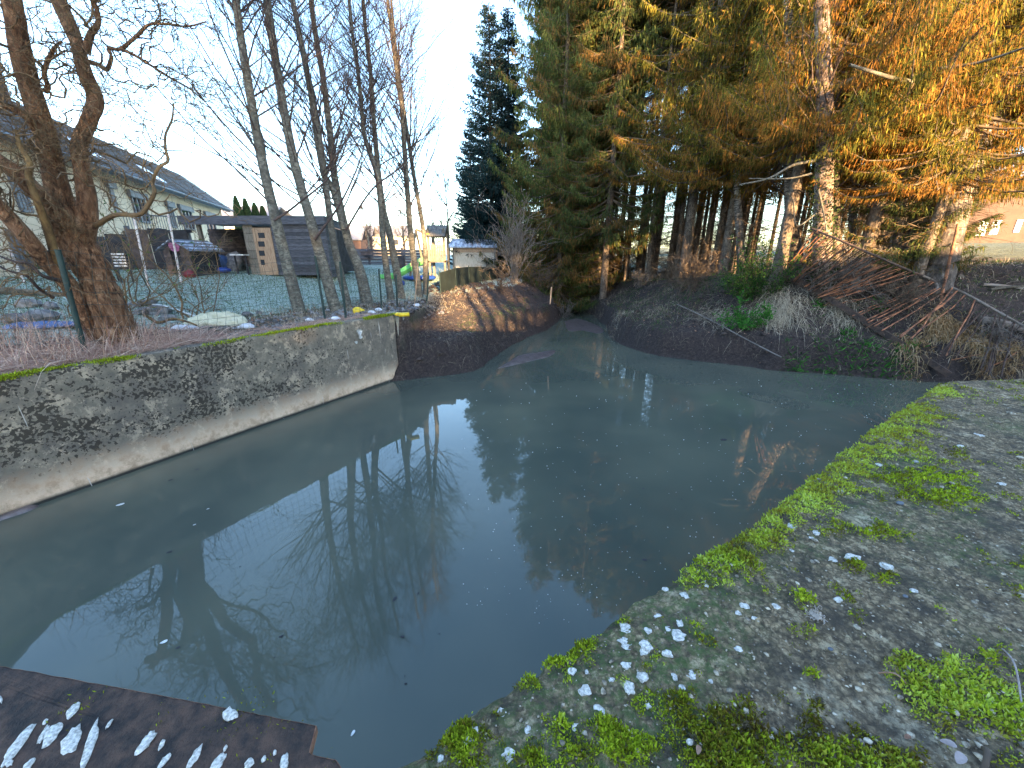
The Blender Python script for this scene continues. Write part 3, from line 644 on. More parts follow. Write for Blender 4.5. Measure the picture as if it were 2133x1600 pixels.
# crusty white lichen spots, each a piece of its own
spots = [(1303, 1305, 14), (1305, 1337, 15), (1345, 1346, 14), (1341, 1358, 10), (1304, 1388, 12), (1338, 1410, 13), (1308, 1434, 14), (1390, 1364, 11), (1414, 1323, 15), (1192, 1397, 11), (1218, 1438, 13), (1248, 1485, 15), (1198, 1513, 11), (1044, 1482, 11), (1373, 1283, 9), (1416, 1298, 8), (1350, 1312, 9), (1426, 1241, 10), (1463, 1213, 7), (1388, 1220, 8), (1438, 1404, 12), (1405, 1410, 7), (1421, 1432, 8), (1273, 1417, 7), (965, 1520, 11), (975, 1552, 9), (990, 1528, 8), (1060, 1575, 16), (918, 1577, 8), (1537, 1354, 9), (1735, 1167, 8), (1775, 1163, 16), (1847, 1180, 12), (1615, 1267, 9), (1550, 1266, 10), (1745, 1250, 9), (1537, 1280, 6), (1648, 1098, 10), (1698, 1110, 6), (1749, 1028, 7), (1830, 970, 7), (1960, 1027, 9), (1700, 1112, 7), (1392, 1308, 8), (1470, 1225, 5), (1905, 1232, 8), (1650, 985 + 160, 5), (1222, 1398, 5), (1570, 1290, 6), (1690, 1120, 6), (2040, 905, 9), (2085, 1010, 8), (2000, 930, 8), (1350, 1470, 7), (1480, 1420, 5), (1100, 1520, 8)]
for (x, y, r) in spots:
    p = onz(x, y, 0); p1 = onz(x + r, y, 0); R_ = np.linalg.norm(p1 - p) * .92; p[2] = slab_z(p) + .004; b_ = MB(); n = 14; th = np.arange(n) / n * 2 * math.pi
    k = .95 + .30 * vnoise(np.cos(th) * 2.6 + x, np.sin(th) * 2.6 + y, 0, 3) + .12 * rr.normal(size=n); sq = rr.uniform(.7, 1.1)
    ring = lambda f, z_: np.stack([p[0] + R_ * f * k * np.cos(th), p[1] + R_ * sq * f * k * np.sin(th), p[2] + z_ + 0 * th], 1)
    V = np.vstack([ring(1, -.010), ring(.94, .0005), ring(.62, -.0008), [p + [0, 0, .001]]])
    F = [[i + j * n, (i + 1) % n + j * n, (i + 1) % n + (j + 1) * n, i + (j + 1) * n] for j in range(2) for i in range(n)]
    b_.add(V, F, [[2 * n + i, 2 * n + (i + 1) % n, 3 * n] for i in range(n)]); b_.build('lichen_spot', M['lime'], slab)

# ---------------------------------------------------------------- rusty gate plate, bottom left
plate = thing('sluice_plate', 'rusty steel sluice plate spattered with white droppings over the water edge', 'sluice plate')
pz = -.03
pp = [onz(x, y, pz)[:2] for x, y in [(-420, 1300), (0, 1388), (200, 1424), (420, 1465), (660, 1512), (652, 1545), (645, 1570), (700, 1584), (712, 1600), (730, 1680), (300, 1900), (-420, 1800)]]
pp = [np.array(q) for q in pp]; cx_ = sum(pp) / len(pp)
b_ = MB(); ring = []
for i in range(len(pp)):
    q0, q1 = pp[i], pp[(i + 1) % len(pp)]; k = max(2, int(np.linalg.norm(q1 - q0) / .03))
    for j in range(k): ring.append(q0 + (q1 - q0) * j / k)
ring = np.array(ring); n = len(ring); ring = ring + .0022 * np.stack([vnoise(ring[:, 0] * 40, ring[:, 1] * 40, 0, 3), vnoise(ring[:, 0] * 40, ring[:, 1] * 40, 0, 4)], 1)
V = [];
for f in (1, .97, .9, .8, .7, .6, .5, .4, .3, .2, .1, .0):
    q = cx_ + (ring - cx_) * f; V.append(np.c_[q, pz + .004 * fbm(q[:, 0] * 12, q[:, 1] * 12, 0, 3, 5) * (f < 1)])
V = np.array(V); V = np.concatenate([V, V[:, :1]], 1); b_.grid(V); b_.build('plate_body', M['rust_plate'], plate)
b_ = MB(); V = np.array([np.c_[ring, np.full(n, pz + .0015)], np.c_[ring + (cx_ - ring) * .006, np.full(n, pz + .003)]]); V2 = np.array([np.c_[ring, np.full(n, pz - .03)], np.c_[ring, np.full(n, pz + .0015)]])
for v_ in (V, V2): v_ = np.concatenate([v_, v_[:, :1]], 1); b_.grid(v_)
b_.build('rusty_rim', M['rust_edge'], plate)
drops = [(2, 1459, 4, 7, 0), (38, 1552, 52, 9, -52), (90, 1533, 5, 22, 30), (110, 1532, 30, 12, -52), (150, 1542, 34, 17, -62), (188, 1555, 58, 9, -70), (152, 1481, 20, 9, -55), (228, 1510, 12, 3, -55), (303, 1550, 30, 9, -48), (338, 1552, 14, 4, -60), (480, 1490, 15, 15, 20), (405, 1580, 30, 7, -60), (345, 1585, 20, 6, -50), (455, 1590, 26, 9, -55), (520, 1592, 16, 7, -50), (550, 1583, 8, 5, -60), (573, 1569, 7, 4, -70), (593, 1588, 20, 8, -75), (60, 1596, 18, 7, -50), (20, 1590, 10, 7, -45), (470, 1560, 8, 3, -60), (95, 1505, 8, 3, -50), (315, 1532, 9, 5, -55)]
for (x, y, rx, ry, an) in drops:
    b_ = MB(); n = 16; th = np.arange(n) / n * 2 * math.pi; k = 1 + .28 * vnoise(np.cos(th) * 2.2 + x, np.sin(th) * 2.2 + y, 0, 6); c2, s2 = math.cos(D2R(an)), math.sin(D2R(an))
    q = [onz(x + rx * k[i] * math.cos(t_) * c2 - ry * k[i] * math.sin(t_) * s2, y + (rx * k[i] * math.cos(t_) * s2 + ry * k[i] * math.sin(t_) * c2), pz) for i, t_ in enumerate(th)]
    q = np.array(q); c = q.mean(0); V = np.vstack([q + [0, 0, .003], c + (q - c) * .9 + [0, 0, .0065], [c + [0, 0, .0072]]]); b_.add(V, [[i, (i + 1) % n, n + (i + 1) % n, n + i] for i in range(n)], [[n + i, n + (i + 1) % n, 2 * n] for i in range(n)]); b_.build('dropping', M['lime'], plate)
b_ = MB(); P = np.array([onz(RNG.uniform(0, 700), RNG.uniform(1430, 1640), pz) for i in range(900)]); P = P[fbm(P[:, 0] * 9, P[:, 1] * 9, 0, 2, 4) > .12]
b_.sprays(P, (RNG.normal(size=P.shape) * .6 + [0, 0, .8]) * .009, np.full(len(P), .0018), RNG.uniform(.1, .6, len(P)), RNG); tag(b_.build('moss', M['moss'], plate), kind='stuff')
# ================================================================== THINGS
for o_, in ((wall_t,), (slab,), (plate,)): o_['kind'] = 'thing'
def V3(p): return np.array(p, float)
def ground_pt(x, y, Y):
    p = at(x, y, Y); p[2] = gz(p[0], p[1]); return p
# ---------------------------------------------------------------- house
hu = np.array([math.sin(D2R(-19.7)), math.cos(D2R(-19.7)), 0]); hn = np.array([-hu[1], hu[0], 0])   # along (away), into the house
C = at(482, 438, 34); zE = C[2]
rt = ray(380, 368)[0] / ray(380, 368)[1]; w_ = (rt * C[1] - C[0]) / (hn[0] - rt * hn[1]); Rg = C + hn * w_; zR = at(380, 368, Rg[1])[2]
house = thing('house', 'long cream rendered house with a slate grey pitched roof beyond the frosty lawn', 'house')
HL = 33.0; ov = .55; zg = 0.7
w0 = C - hu * .7 + hn * ov; w0[2] = 0; w1 = w0 - hu * (HL - 1.5)
b_ = MB(); b_.quad([*w1[:2], zg], [*w0[:2], zg], [*w0[:2], zE + .25], [*w1[:2], zE + .25], .3)
e1 = w0 + hn * (2 * (w_ - ov)); b_.quad([*w0[:2], zg], [*e1[:2], zg], [*e1[:2], zE + .25], [*w0[:2], zE + .25], .3)
b_.add([[*w0[:2], zE + .25], [*e1[:2], zE + .25], [*((w0 + e1) / 2)[:2], zR - .15]], None, [[0, 1, 2]])
b_.build('wall', M['render'], house, False)
roof = MB(); nC = 26; A0 = np.array([C[0], C[1], zE]); sl = np.array([Rg[0] - C[0], Rg[1] - C[1], zR - zE])
roof.quad(A0 - hu * HL, A0, A0 + sl, A0 + sl - hu * HL, .22); bk = np.array([Rg[0], Rg[1], zR]); sl2 = np.array([sl[0], sl[1], -sl[2]])
roof.quad(bk, bk - hu * HL, bk - hu * HL + sl2, bk + sl2, .2); ro = roof.build('roof', M['slate'], house, False)
nrm = np.cross(-hu, sl); nrm /= np.linalg.norm(nrm); nrm *= np.sign(nrm[2])
proto = MB(); st = sl / nC; b0 = A0 + nrm * .03
seg = 44
for k in range(seg):
    p0 = b0 - hu * (HL * k / seg); p1 = b0 - hu * (HL * (k + 1) / seg - .02); lift = nrm * RNG.uniform(.0, .018)
    proto.quad(p0 + nrm * .04 + lift, p1 + nrm * .04 + lift, p1 + st * 1.08 + nrm * .005, p0 + st * 1.08 + nrm * .005, .03, RNG.uniform(.1, .9))
pm = proto.mesh('tile_course', M['slate'], False)
for i in range(nC):
    o = bpy.data.objects.new('tile_course', pm); COL.objects.link(o); o.parent = ro; o.location = st * i
def hwall(x, y):        # pixel -> point on the long wall plane
    r = ray(x, y); k = ((w0[0]) * hn[0] + w0[1] * hn[1]) / (r[0] * hn[0] + r[1] * hn[1]); return np.array([r[0] * k, r[1] * k, EYE + r[2] * k])
def hwin(xa, ya, xb, yb, box=True, mull=1):
    p, q = hwall(xa, ya), hwall(xb, yb); z1, z0 = p[2], min(q[2], p[2] - 1.1); p2, q2 = p.copy(), q.copy(); out = -hn
    f = MB()
    for s0_, s1_ in (((p, z0), (p, z1)), ((q, z0), (q, z1)), ((p, z0), (q, z0)), ((p, z1), (q, z1))) + tuple((((p * (1 - k / (mull + 1)) + q * k / (mull + 1)), z0), ((p * (1 - k / (mull + 1)) + q * k / (mull + 1)), z1)) for k in range(1, mull + 1)):
        f.beam([*s0_[0][:2], s0_[1]] + out * .03, [*s1_[0][:2], s1_[1]] + out * .03, .10, .09, up=tuple(hn) if s0_[0] is s1_[0] or abs(s0_[1] - s1_[1]) > .1 else (0, 0, 1))
    fo = f.build('window', M['slate_box'], house, False)
    g = MB(); g.quad([*p[:2], z0] + out * .012, [*q[:2], z0] + out * .012, [*q[:2], z1] + out * .012, [*p[:2], z1] + out * .012, .02); g.build('pane', M['glass'], fo, False)
    if box:
        d = (q - p); d[2] = 0; d /= np.linalg.norm(d); g = MB(); a1, a2 = p - d * .25, q + d * .25
        g.quad([*a1[:2], z1 - .02] + out * .16, [*a2[:2], z1 - .02] + out * .16, [*a2[:2], z1 + .28] + out * .16, [*a1[:2], z1 + .28] + out * .16, .16); g.build('shutter_box', M['slate_box'], fo, False)
hwin(271, 409, 306, 447, True, 2); hwin(348, 430, 362, 455); hwin(374, 436, 399, 455, True, 2); hwin(427, 449, 445, 460)
hwin(96, 372, 128, 420, False); hwin(14, 360, 60, 430, False, 2); hwin(225, 390, 244, 440)
hwin(205, 495, 245, 560, False); hwin(10, 480, 70, 560, False, 2)
for (xa, ya, xb, yb) in ((293, 352, 335, 380), (160, 300, 190, 325)):      # skylights on the slope
    def hroof(x, y):
        r = ray(x, y); k = ((A0 - [0, 0, EYE]) @ nrm) / (r @ nrm); return r * k + [0, 0, EYE]
    c0 = hroof((xa + xb) / 2, (ya + yb) / 2) + nrm * .12; uu = sl / np.linalg.norm(sl); g = MB(); g.quad(c0 - hu * .45 - uu * .55, c0 + hu * .45 - uu * .55, c0 + hu * .45 + uu * .55, c0 - hu * .45 + uu * .55, .10); g.build('skylight', M['skylight'], ro, False)
b_ = MB(); g0 = A0 - hn * .08 + [0, 0, -.05]; b_.tubes([g0, g0 - hu * HL], [.075, .075], 8); b_.build('gutter', M['slate_box'], house)
b_ = MB(); ch = np.array([*(Rg - hu * 17)[:2], zR + .3]); b_.box(ch, (1.0, .7, 1.5), math.atan2(hu[1], hu[0])); b_.box(ch + [0, 0, .8], (1.15, .85, .12), math.atan2(hu[1], hu[0])); b_.build('chimney', M['brick_pink'], house, False)

# small roof further back
hs = thing('far_house', 'low far roof peeping out between the big house and the carport', 'house'); q = at(520, 470, 60); b_ = MB(); b_.box(q + [0, 0, -1], (9, 6, 4)); b_.build('wall', M['render'], hs, False)
b_ = MB(); b_.quad(q + [-5.5, -3.4, 1], q + [5.5, -3.4, 1], q + [5.0, 0, 2.6], q + [-5, 0, 2.6], .2); b_.quad(q + [5., 0, 2.6], q + [5.5, 3.4, 1], q + [-5.5, 3.4, 1], q + [-5, 0, 2.6], .2); b_.build('roof', M['slate'], hs, False)

# ---------------------------------------------------------------- carport with store room
YC = 17.0; cp = thing('garden_carport', 'dark timber carport and store room with a pale panelled door on the lawn', 'carport')
X = lambda px, Y=YC, y=500: at(px, y, Y)[0]; Z = lambda py, Y=YC, px=600: at(px, py, Y)[2]
zt, zf, zb = Z(450), Z(468), Z(566) - .15
dv = np.array([-.22, .975, 0]); dep = 4.0
b_ = MB(); xa, xb = X(385), X(681)
b_.quad([xa, YC - .12, zf], [xb + .1, YC - .12, zf], [xb + .1, YC - .12, zt], [xa, YC - .12, zt], .06, .6)
pR = np.array([xb + .1, YC - .12, 0]); b_.quad([*pR[:2], zf], [*(pR + dv * dep)[:2], zf], [*(pR + dv * dep)[:2], zt], [*pR[:2], zt], .06, .4); b_.build('fascia', M['wood_dark'], cp, False)
b_ = MB(); pl_ = np.array([xa, YC - .1, 0]); b_.quad([*pl_[:2], zt - .04], [*pR[:2], zt - .04], [*(pR + dv * dep)[:2], zt - .04], [*(pl_ + dv * dep)[:2], zt - .04], .1); b_.build('roof', M['wood_dark'], cp, False)
nb = 14; bh = (zf - zb) / nb
def cladding(p, q, z0, z1, n, par, mat, t=.035, name='board'):
    p, q = V3(p), V3(q); h = (z1 - z0) / n; d = q - p; L = np.linalg.norm(d[:2])
    me = None
    for i in range(n):
        g = MB(); j = RNG.uniform(-.006, .006); nn = np.array([d[1], -d[0], 0]) / L * j
        g.quad([p[0] + nn[0], p[1] + nn[1], z0 + i * h + .008], [q[0] + nn[0], q[1] + nn[1], z0 + i * h + .008], [q[0] + nn[0], q[1] + nn[1], z0 + (i + 1) * h - .008], [p[0] + nn[0], p[1] + nn[1], z0 + (i + 1) * h - .008], t, RNG.uniform(0, 1)); g.build(name, mat, par, False)
xs, xd0, xd1 = X(510), X(530), X(568)
cladding([xd1, YC, 0], [xb, YC, 0], zb, zf, nb, cp, M['wood_dark']); cladding([xs, YC, 0], [xd0, YC, 0], zb, zf, 6, cp, M['wood_grey'])
sq = np.array([xb, YC, 0]) + .0 * dv; cladding(sq, sq + dv * (dep - .2), zb - .1, zf, nb, cp, M['wood_dark'])
cladding([xs + .04, YC + dep - .3, 0], [xs + .04, YC + .04, 0], zb, zf, nb, cp, M['wood_brown']); bkp = np.array([at(436, 500, YC + 2.6)[0], YC + 2.6, 0]); cladding(bkp, [xs, YC + 2.6, 0], zb, zf - .02, 14, cp, M['wood_brown'])
b_ = MB(); b_.quad([bkp[0], YC + 2.66, zb], [xs, YC + 2.66, zb], [xs, YC + 2.66, zf], [bkp[0], YC + 2.66, zf], .03); b_.build('gap_backing', M['dark'], cp, False)  # backing added so no sun shows through the board gaps
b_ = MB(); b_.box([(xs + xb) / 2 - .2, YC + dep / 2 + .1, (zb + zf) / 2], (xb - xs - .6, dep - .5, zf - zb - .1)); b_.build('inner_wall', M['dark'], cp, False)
dr = MB(); dr.quad([xd0, YC - .01, zb + .02], [xd1, YC - .01, zb + .02], [xd1, YC - .01, zf - .12], [xd0, YC - .01, zf - .12], .05)
for x_ in (xd0 + .05, xd1 - .05): dr.box([x_, YC - .02, (zb + zf) / 2 - .05], (.1, .04, zf - zb - .2))
do = dr.build('door', M['wood_warm'], cp, False)
for yy_ in (490, 508, 527, 546):
    g = MB(); cxd = X(545, y=yy_); g.quad([cxd - .13, YC - .025, Z(yy_ + 6)], [cxd + .13, YC - .025, Z(yy_ + 6)], [cxd + .13, YC - .025, Z(yy_ - 5)], [cxd - .13, YC - .025, Z(yy_ - 5)], .02); g.build('pane', M['glass'], do, False)
for px_ in (417, 396):
    g = MB(); g.box([X(px_), YC + (.1 if px_ == 417 else 3.4), (zb + zf) / 2 - .1], (.13, .13, zf - zb + .25)); g.build('post', M['wood_grey'], cp, False)
# things in the carport
for i, (px_, py_, sx, sy, sz, lab) in enumerate([(462, 547, .42, .35, .42, 'crumpled blue tarpaulin bundle heaped in the middle of the carport'), (486, 545, .45, .4, .48, 'grey green covered heap beside the blue bundle under the carport'), (437, 545, .35, .3, .35, 'blue grey covered heap by the carport post')]):
    p = at(px_, py_, 17.6 + .2 * i); p[2] = zb + sz * .8; b_ = MB(); b_.rock(p, (sx, sy, sz), RNG, .5, .35, 14, 10); tag(b_.build('covered_heap', M['tarp_blue'] if i != 1 else M['stone']), lab, 'tarpaulin')
b_ = MB(); p = at(455, 558, 16.7); p[2] = gz(p[0], p[1]) + .12; b_.rock(p, (.5, .28, .13), RNG, .5, .1, 14, 8); tag(b_.build('paddling_pool', M['blue_plastic']), 'small bright blue plastic tub lying in front of the heaps', 'tub')
tb = thing('side_table', 'small white topped table at the store room corner', 'table', ); p = at(499, 531, 16.8); b_ = MB(); b_.box(p, (.55, .4, .04)); b_.build('tabletop', M['white'], tb, False)
for dx in (-.22, .22):
    b_ = MB(); b_.box([p[0] + dx, p[1], (p[2] + zb) / 2 - .1], (.05, .05, p[2] - zb + .2)); b_.build('leg', M['dark'], tb, False)
# ---------------------------------------------------------------- playhouse
ph = thing('playhouse', 'brown wooden playhouse with a pink butterfly on its gable', 'playhouse'); Yp = 15.2; f = lambda px_, py_, dy=0: at(px_, py_, Yp) + [0, dy, 0]
zg_ = gz(*at(370, 550, Yp)[:2]) - .1; zw = at(370, 522, Yp)[2]; xa, xb = at(341, 530, Yp)[0], at(396, 530, Yp)[0]; xm = at(357, 505, Yp)[0] + .12; zr = at(357, 503, Yp)[2]
for i in range(8):
    h = (zw - zg_) / 8
    for (u0, u1) in ((xa, xa + .25), (xa + .62, xb)):
        b_ = MB(); b_.quad([u0, Yp, zg_ + i * h + .006], [u1, Yp, zg_ + i * h + .006], [u1, Yp, zg_ + (i + 1) * h - .006], [u0, Yp, zg_ + (i + 1) * h - .006], .03, RNG.uniform(0, 1)); b_.build('board', M['wood_brown'], ph, False)
b_ = MB(); b_.add([[xa, Yp - .01, zw], [xb, Yp - .01, zw], [xm, Yp - .01, zr], [xa, Yp + .03, zw], [xb, Yp + .03, zw], [xm, Yp + .03, zr]], [[0, 3, 5, 2], [1, 2, 5, 4]], [[0, 1, 2], [5, 4, 3]]); b_.build('gable', M['wood_brown'], ph, False)
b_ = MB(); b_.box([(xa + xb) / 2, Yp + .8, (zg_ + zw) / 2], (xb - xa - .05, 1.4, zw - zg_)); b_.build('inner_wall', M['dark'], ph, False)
for sgn, xe in ((-1, xa - .15), (1, xb + .15)):
    for i in range(7):
        k0, k1 = i / 7, (i + 1) / 7 - .02; g = MB(); P0 = lambda k, y_: [xm + (xe - xm) * k, y_, zr + .06 + (zw - .08 - zr) * k + .02 * (i % 2)]
        g.quad(P0(k0, Yp - .15), P0(k1, Yp - .15), P0(k1, Yp + 1.7), P0(k0, Yp + 1.7), .03); g.build('roof_slat', M['frost_roof'] if i % 2 else M['slate_box'], ph, False)
bf = MB()
for (dx, dz, r) in ((-.10, .07, .11), (.10, .07, .11), (-.07, -.06, .075), (.07, -.06, .075)):
    c = np.array([xm - .02 + dx, Yp - .05, at(357, 516, Yp)[2] + dz]); th = np.arange(10) / 10 * 6.283; bf.add(np.vstack([c + np.stack([np.cos(th) * r, 0 * th, np.sin(th) * r], 1), c + np.stack([np.cos(th) * r, 0 * th + .03, np.sin(th) * r], 1)]), [[i, (i + 1) % 10, 10 + (i + 1) % 10, 10 + i] for i in range(10)], [[0, i, i + 1] for i in range(1, 9)])
bf.build('butterfly', M['pink'], ph, False)
b_ = MB(); p = at(388, 551, 14.9); b_.rock([p[0], p[1], gz(p[0], p[1]) + .12], (.22, .2, .16), RNG, .5, .2, 10, 8); tag(b_.build('toy', M['red']), 'small red toy on the ground by the playhouse', 'toy')
# poles, terrace screen, benches
for (x0, y0, x1, y1, Y, lab) in ((278, 450, 297, 553, 12.6, 'red and white pole standing on the lawn before the terrace, nearer the willow'), (350, 446, 366, 546, 13.6, 'thin pale pole in front of the playhouse gable'), (18, 516, 36, 552, 11.5, 'short white pole at the far end of the lawn behind the willow limb')):
    p, q = at(x0, y0, Y), at(x1, y1, Y); q[2] = gz(q[0], q[1]) - .02; b_ = MB(); b_.tubes(np.linspace(p, q, 6), np.full(6, .03), 8); tag(b_.build('pole', M['redwhite']), lab, 'pole')
ts = thing('terrace_screen', 'dark low screen wall along the house terrace', 'screen'); ts['kind'] = 'thing'
pA, pB = at(-60, 520, 13.0), at(400, 520, 17.2)
for i in range(9):
    p0 = pA + (pB - pA) * (i / 9); p1 = pA + (pB - pA) * ((i + .96) / 9); b_ = MB(); zt_ = [1.75, 1.9, 1.7, 1.85, 2.2, 2.3, 2.5, 2.55, 2.5][i]; b_.quad([*p0[:2], .6], [*p1[:2], .6], [*p1[:2], zt_], [*p0[:2], zt_], .08, RNG.uniform(0, 1)); b_.build('panel', M['dark'] if i % 3 else M['wood_brown'], ts, False)
bl = thing('balcony', 'grey balcony railing between the house and the carport roof', 'balcony')
pA, pB = at(262, 470, 16.5), at(388, 470, 19); 
b_ = MB(); b_.beam([*pA[:2], at(262, 447, 16.5)[2]], [*pB[:2], at(388, 452, 19)[2]], .06, .05); b_.build('rail', M['slate_box'], bl, False)
b_ = MB(); b_.beam([*pA[:2], at(262, 484, 16.5)[2]], [*pB[:2], at(388, 482, 19)[2]], .5, .14); b_.build('deck', M['dark'], bl, False)
for i in range(25):
    p = pA + (pB - pA) * i / 24; k = i / 24; za = at(262, 484, 16.5)[2] * (1 - k) + at(388, 482, 19)[2] * k; zb2 = at(262, 447, 16.5)[2] * (1 - k) + at(388, 452, 19)[2] * k; b_ = MB(); b_.tubes([[*p[:2], za], [*p[:2], zb2]], [.012, .012], 5); b_.build('baluster', M['slate_box'], bl)
for k in (0, .5, 1):
    p = pA + (pB - pA) * k; b_ = MB(); b_.box([p[0], p[1], (gz(p[0], p[1]) + 2.6) / 2], (.12, .12, 2.7 - gz(p[0], p[1]))); b_.build('post', M['slate_box'], bl, False)
# chairs on the terrace by the willow
ct = thing('garden_chair', 'dark slatted garden chair on the terrace seen beside the willow trunk', 'chair'); p = ground_pt(236, 540, 12.8)
for i in range(5): b_ = MB(); b_.box(p + [0, .2, .5 + .09 * i], (.5, .03, .05)); b_.build('slat', M['white'], ct, False)
b_ = MB(); b_.box(p + [0, 0, .43], (.5, .45, .04)); b_.build('seat', M['dark'], ct, False)
for dx in (-.23, .23):
    for dy in (-.2, .2): b_ = MB(); b_.box(p + [dx, dy, .2 + (.25 if dy > 0 else 0)], (.04, .04, .42 + (.5 if dy > 0 else 0))); b_.build('leg', M['dark'], ct, False)
# ---------------------------------------------------------------- back fence
bf_ = thing('board_fence', 'weathered grey horizontal board fence behind the lawn', 'fence'); Yf = 26
pA, pB = at(690, 545, 24), at(900, 545, 29)
for i in range(3):
    p0, p1 = pA + (pB - pA) * i / 3, pA + (pB - pA) * (i + .985) / 3; cladding(p0, p1, .3, at(760, 519, Yf)[2], 9, bf_, M['wood_dark'])
for i in range(4): p = pA + (pB - pA) * i / 3; b_ = MB(); b_.box([p[0], p[1] + .08, 1.1], (.1, .1, 1.9)); b_.build('post', M['wood_brown'], bf_, False)
pt = thing('planter', 'dark hanging planter box on the board fence', 'planter'); p = at(765, 528, 25.4); b_ = MB(); b_.box(p, (.7, .2, .2)); b_.box(p + [0, 0, .11], (.76, .26, .03)); b_.build('box', M['wood_brown'], pt, False)
for (px_, py_, Y, s_, lab) in ((725, 558, 23.5, (1.1, .6, .7), 'dark covered garden bench standing at the board fence'), (836, 566, 25, (.5, .4, .5), 'small dark crate at the foot of the board fence')):
    p = ground_pt(px_, py_, Y); b_ = MB(); b_.box(p + [0, 0, s_[2] / 2], s_); b_.box(p + [0, .1, s_[2] + .1], (s_[0] * .95, .1, .3)); tag(b_.build('bench' if s_[0] > 1 else 'crate', M['dark'], None, False), lab, 'bench' if s_[0] > 1 else 'crate')
# ---------------------------------------------------------------- play tower with slide and swing beam
Yt = 20.0; tw = thing('play_tower', 'wooden play tower with corrugated roof, green slide and swing beam', 'play tower'); T_ = lambda px_, py_, dy=0: at(px_, py_, Yt) + [0, dy, 0]
zg_ = gz(*at(905, 580, Yt)[:2]) - .1; xl, xr = T_(894, 530)[0], T_(926, 530)[0]
for x_ in (xl, xr):
    for dy in (0, 1.1):
        b_ = MB(); b_.box([x_, Yt + dy, (zg_ + T_(900, 476)[2]) / 2], (.10, .10, T_(900, 476)[2] - zg_)); b_.build('post', M['wood_grey'], tw, False)
za, zb_ = T_(900, 545)[2], T_(900, 510)[2]
nn_ = 8
for i in range(nn_):
    b_ = MB(); x_ = xl + (xr - xl) * (i + .5) / nn_; b_.box([x_, Yt - .07, (za + zb_) / 2 + .01 * (i % 3)], ((xr - xl) / nn_ - .015, .025, zb_ - za)); b_.a = 0; b_.build('board', M['wood_grey'], tw, False)
b_ = MB(); b_.box([(xl + xr) / 2, Yt + .55, za], (xr - xl + .1, 1.2, .07)); b_.build('platform', M['wood_grey'], tw, False)
b_ = MB(); zr0, zr1 = T_(900, 492)[2], T_(900, 467)[2]; nco = 40; xs_ = np.linspace(xl - .12, xr + .1, nco); wv_ = .018 * np.sin(np.arange(nco) * 1.5)
for y0_, y1_, zA, zB in ((Yt - .25, Yt + .55, zr0, zr1), (Yt + 1.35, Yt + .55, zr0, zr1)):
    V = np.array([[[x_, y0_, zA + w] for x_, w in zip(xs_, wv_)], [[x_, y1_, zB + w] for x_, w in zip(xs_, wv_)]]); b_.grid(V); b_.grid(V[::-1] - [0, 0, .02])
b_.build('corrugated_roof', M['corr'], tw)
sl_ = MB(); p0, p1 = np.array([xl, Yt + .5, za + .15]), at(812, 590, 18.6); p1[2] = gz(p1[0], p1[1]) + .12; cv = catmull([p0, p0 + (p1 - p0) * .3 + [0, 0, .02], p0 + (p1 - p0) * .7 + [0, 0, -.06], p1 + [.15, 0.05, .02], p1 + [-.25, -.1, 0]], 16)
dd = np.cross(p1 - p0, [0, 0, 1]); dd /= np.linalg.norm(dd); prof = [(-.26, .16), (-.24, .16), (-.2, 0), (.2, 0), (.24, .16), (.26, .16), (.22, -.05), (-.22, -.05), (-.26, .16)]
sl_.grid(np.array([[c + dd * u + [0, 0, v] for u, v in prof] for c in cv])); sl_.build('slide', M['green_plastic'], tw)
b_ = MB(); q0 = T_(866, 478); q1 = T_(896, 491); b_.beam(q0, q1 + [0, .1, 0], .10, .12); b_.build('swing_beam', M['wood_warm'], tw, False)
for (x_, dy) in ((856, -.7), (878, .9)):
    b_ = MB(); q = T_(x_ + 2, 560, dy); q[2] = zg_; b_.beam(q0, q, .09, .09, up=(0, 1, 0)); b_.build('swing_leg', M['wood_grey'], tw, False)
b_ = MB(); b_.box(T_(889, 490, -.05), (.28, .2, .14)); b_.build('bracket', M['yellow'], tw, False)
b_ = MB(); p = T_(879, 577, -.6); 
th = np.arange(21) / 20 * 6.2832; b_.tubes(np.stack([p[0] + .72 * np.cos(th), p[1] + .45 * np.sin(th), 0 * th + p[2]], 1), np.full(21, .09), 8); b_.box(p - [0, 0, .06], (1.1, .7, .05)); tag(b_.build('dinghy', M['blue_plastic']), 'blue inflatable dinghy hanging under the play tower', 'dinghy')
b_ = MB(); p = ground_pt(838, 589, 17.5); b_.rock(p + [0, 0, .1], (.12, .12, .11), RNG, .5, .03, 12, 9); tag(b_.build('ball', M['blue_plastic']), 'dark blue ball on the grass below the slide', 'ball')
# ---------------------------------------------------------------- beige shed
sh = thing('garden_shed', 'beige board shed with a frosted felt roof behind the green screen fence', 'shed'); Ys = 27.0; S_ = lambda px_, py_, dy=0: at(px_, py_, Ys) + [0, dy, 0]
b_ = MB(); a0, a1 = S_(944, 516), S_(1031, 516); b_.quad([a0[0], Ys, .2], [a1[0], Ys, .2], [a1[0], Ys, a1[2]], [a0[0], Ys, a0[2]], .1); b_.quad([a1[0], Ys, .2], [a1[0] + .1, Ys + 2.4, .2], [a1[0] + .1, Ys + 2.4, a1[2]], [a1[0], Ys, a1[2]], .1); b_.quad([a0[0] - .3, Ys + 2.4, .2], [a0[0], Ys, .2], [a0[0], Ys, a0[2]], [a0[0] - .3, Ys + 2.4, a0[2]], .1); b_.build('wall', M['board_pale'], sh, False)
for x_ in (944, 1031):
    b_ = MB(); b_.box([S_(x_, 520)[0], Ys - .05, (.2 + a0[2]) / 2], (.1, .06, a0[2] - .2)); b_.build('corner_board', M['wood_grey'], sh, False)
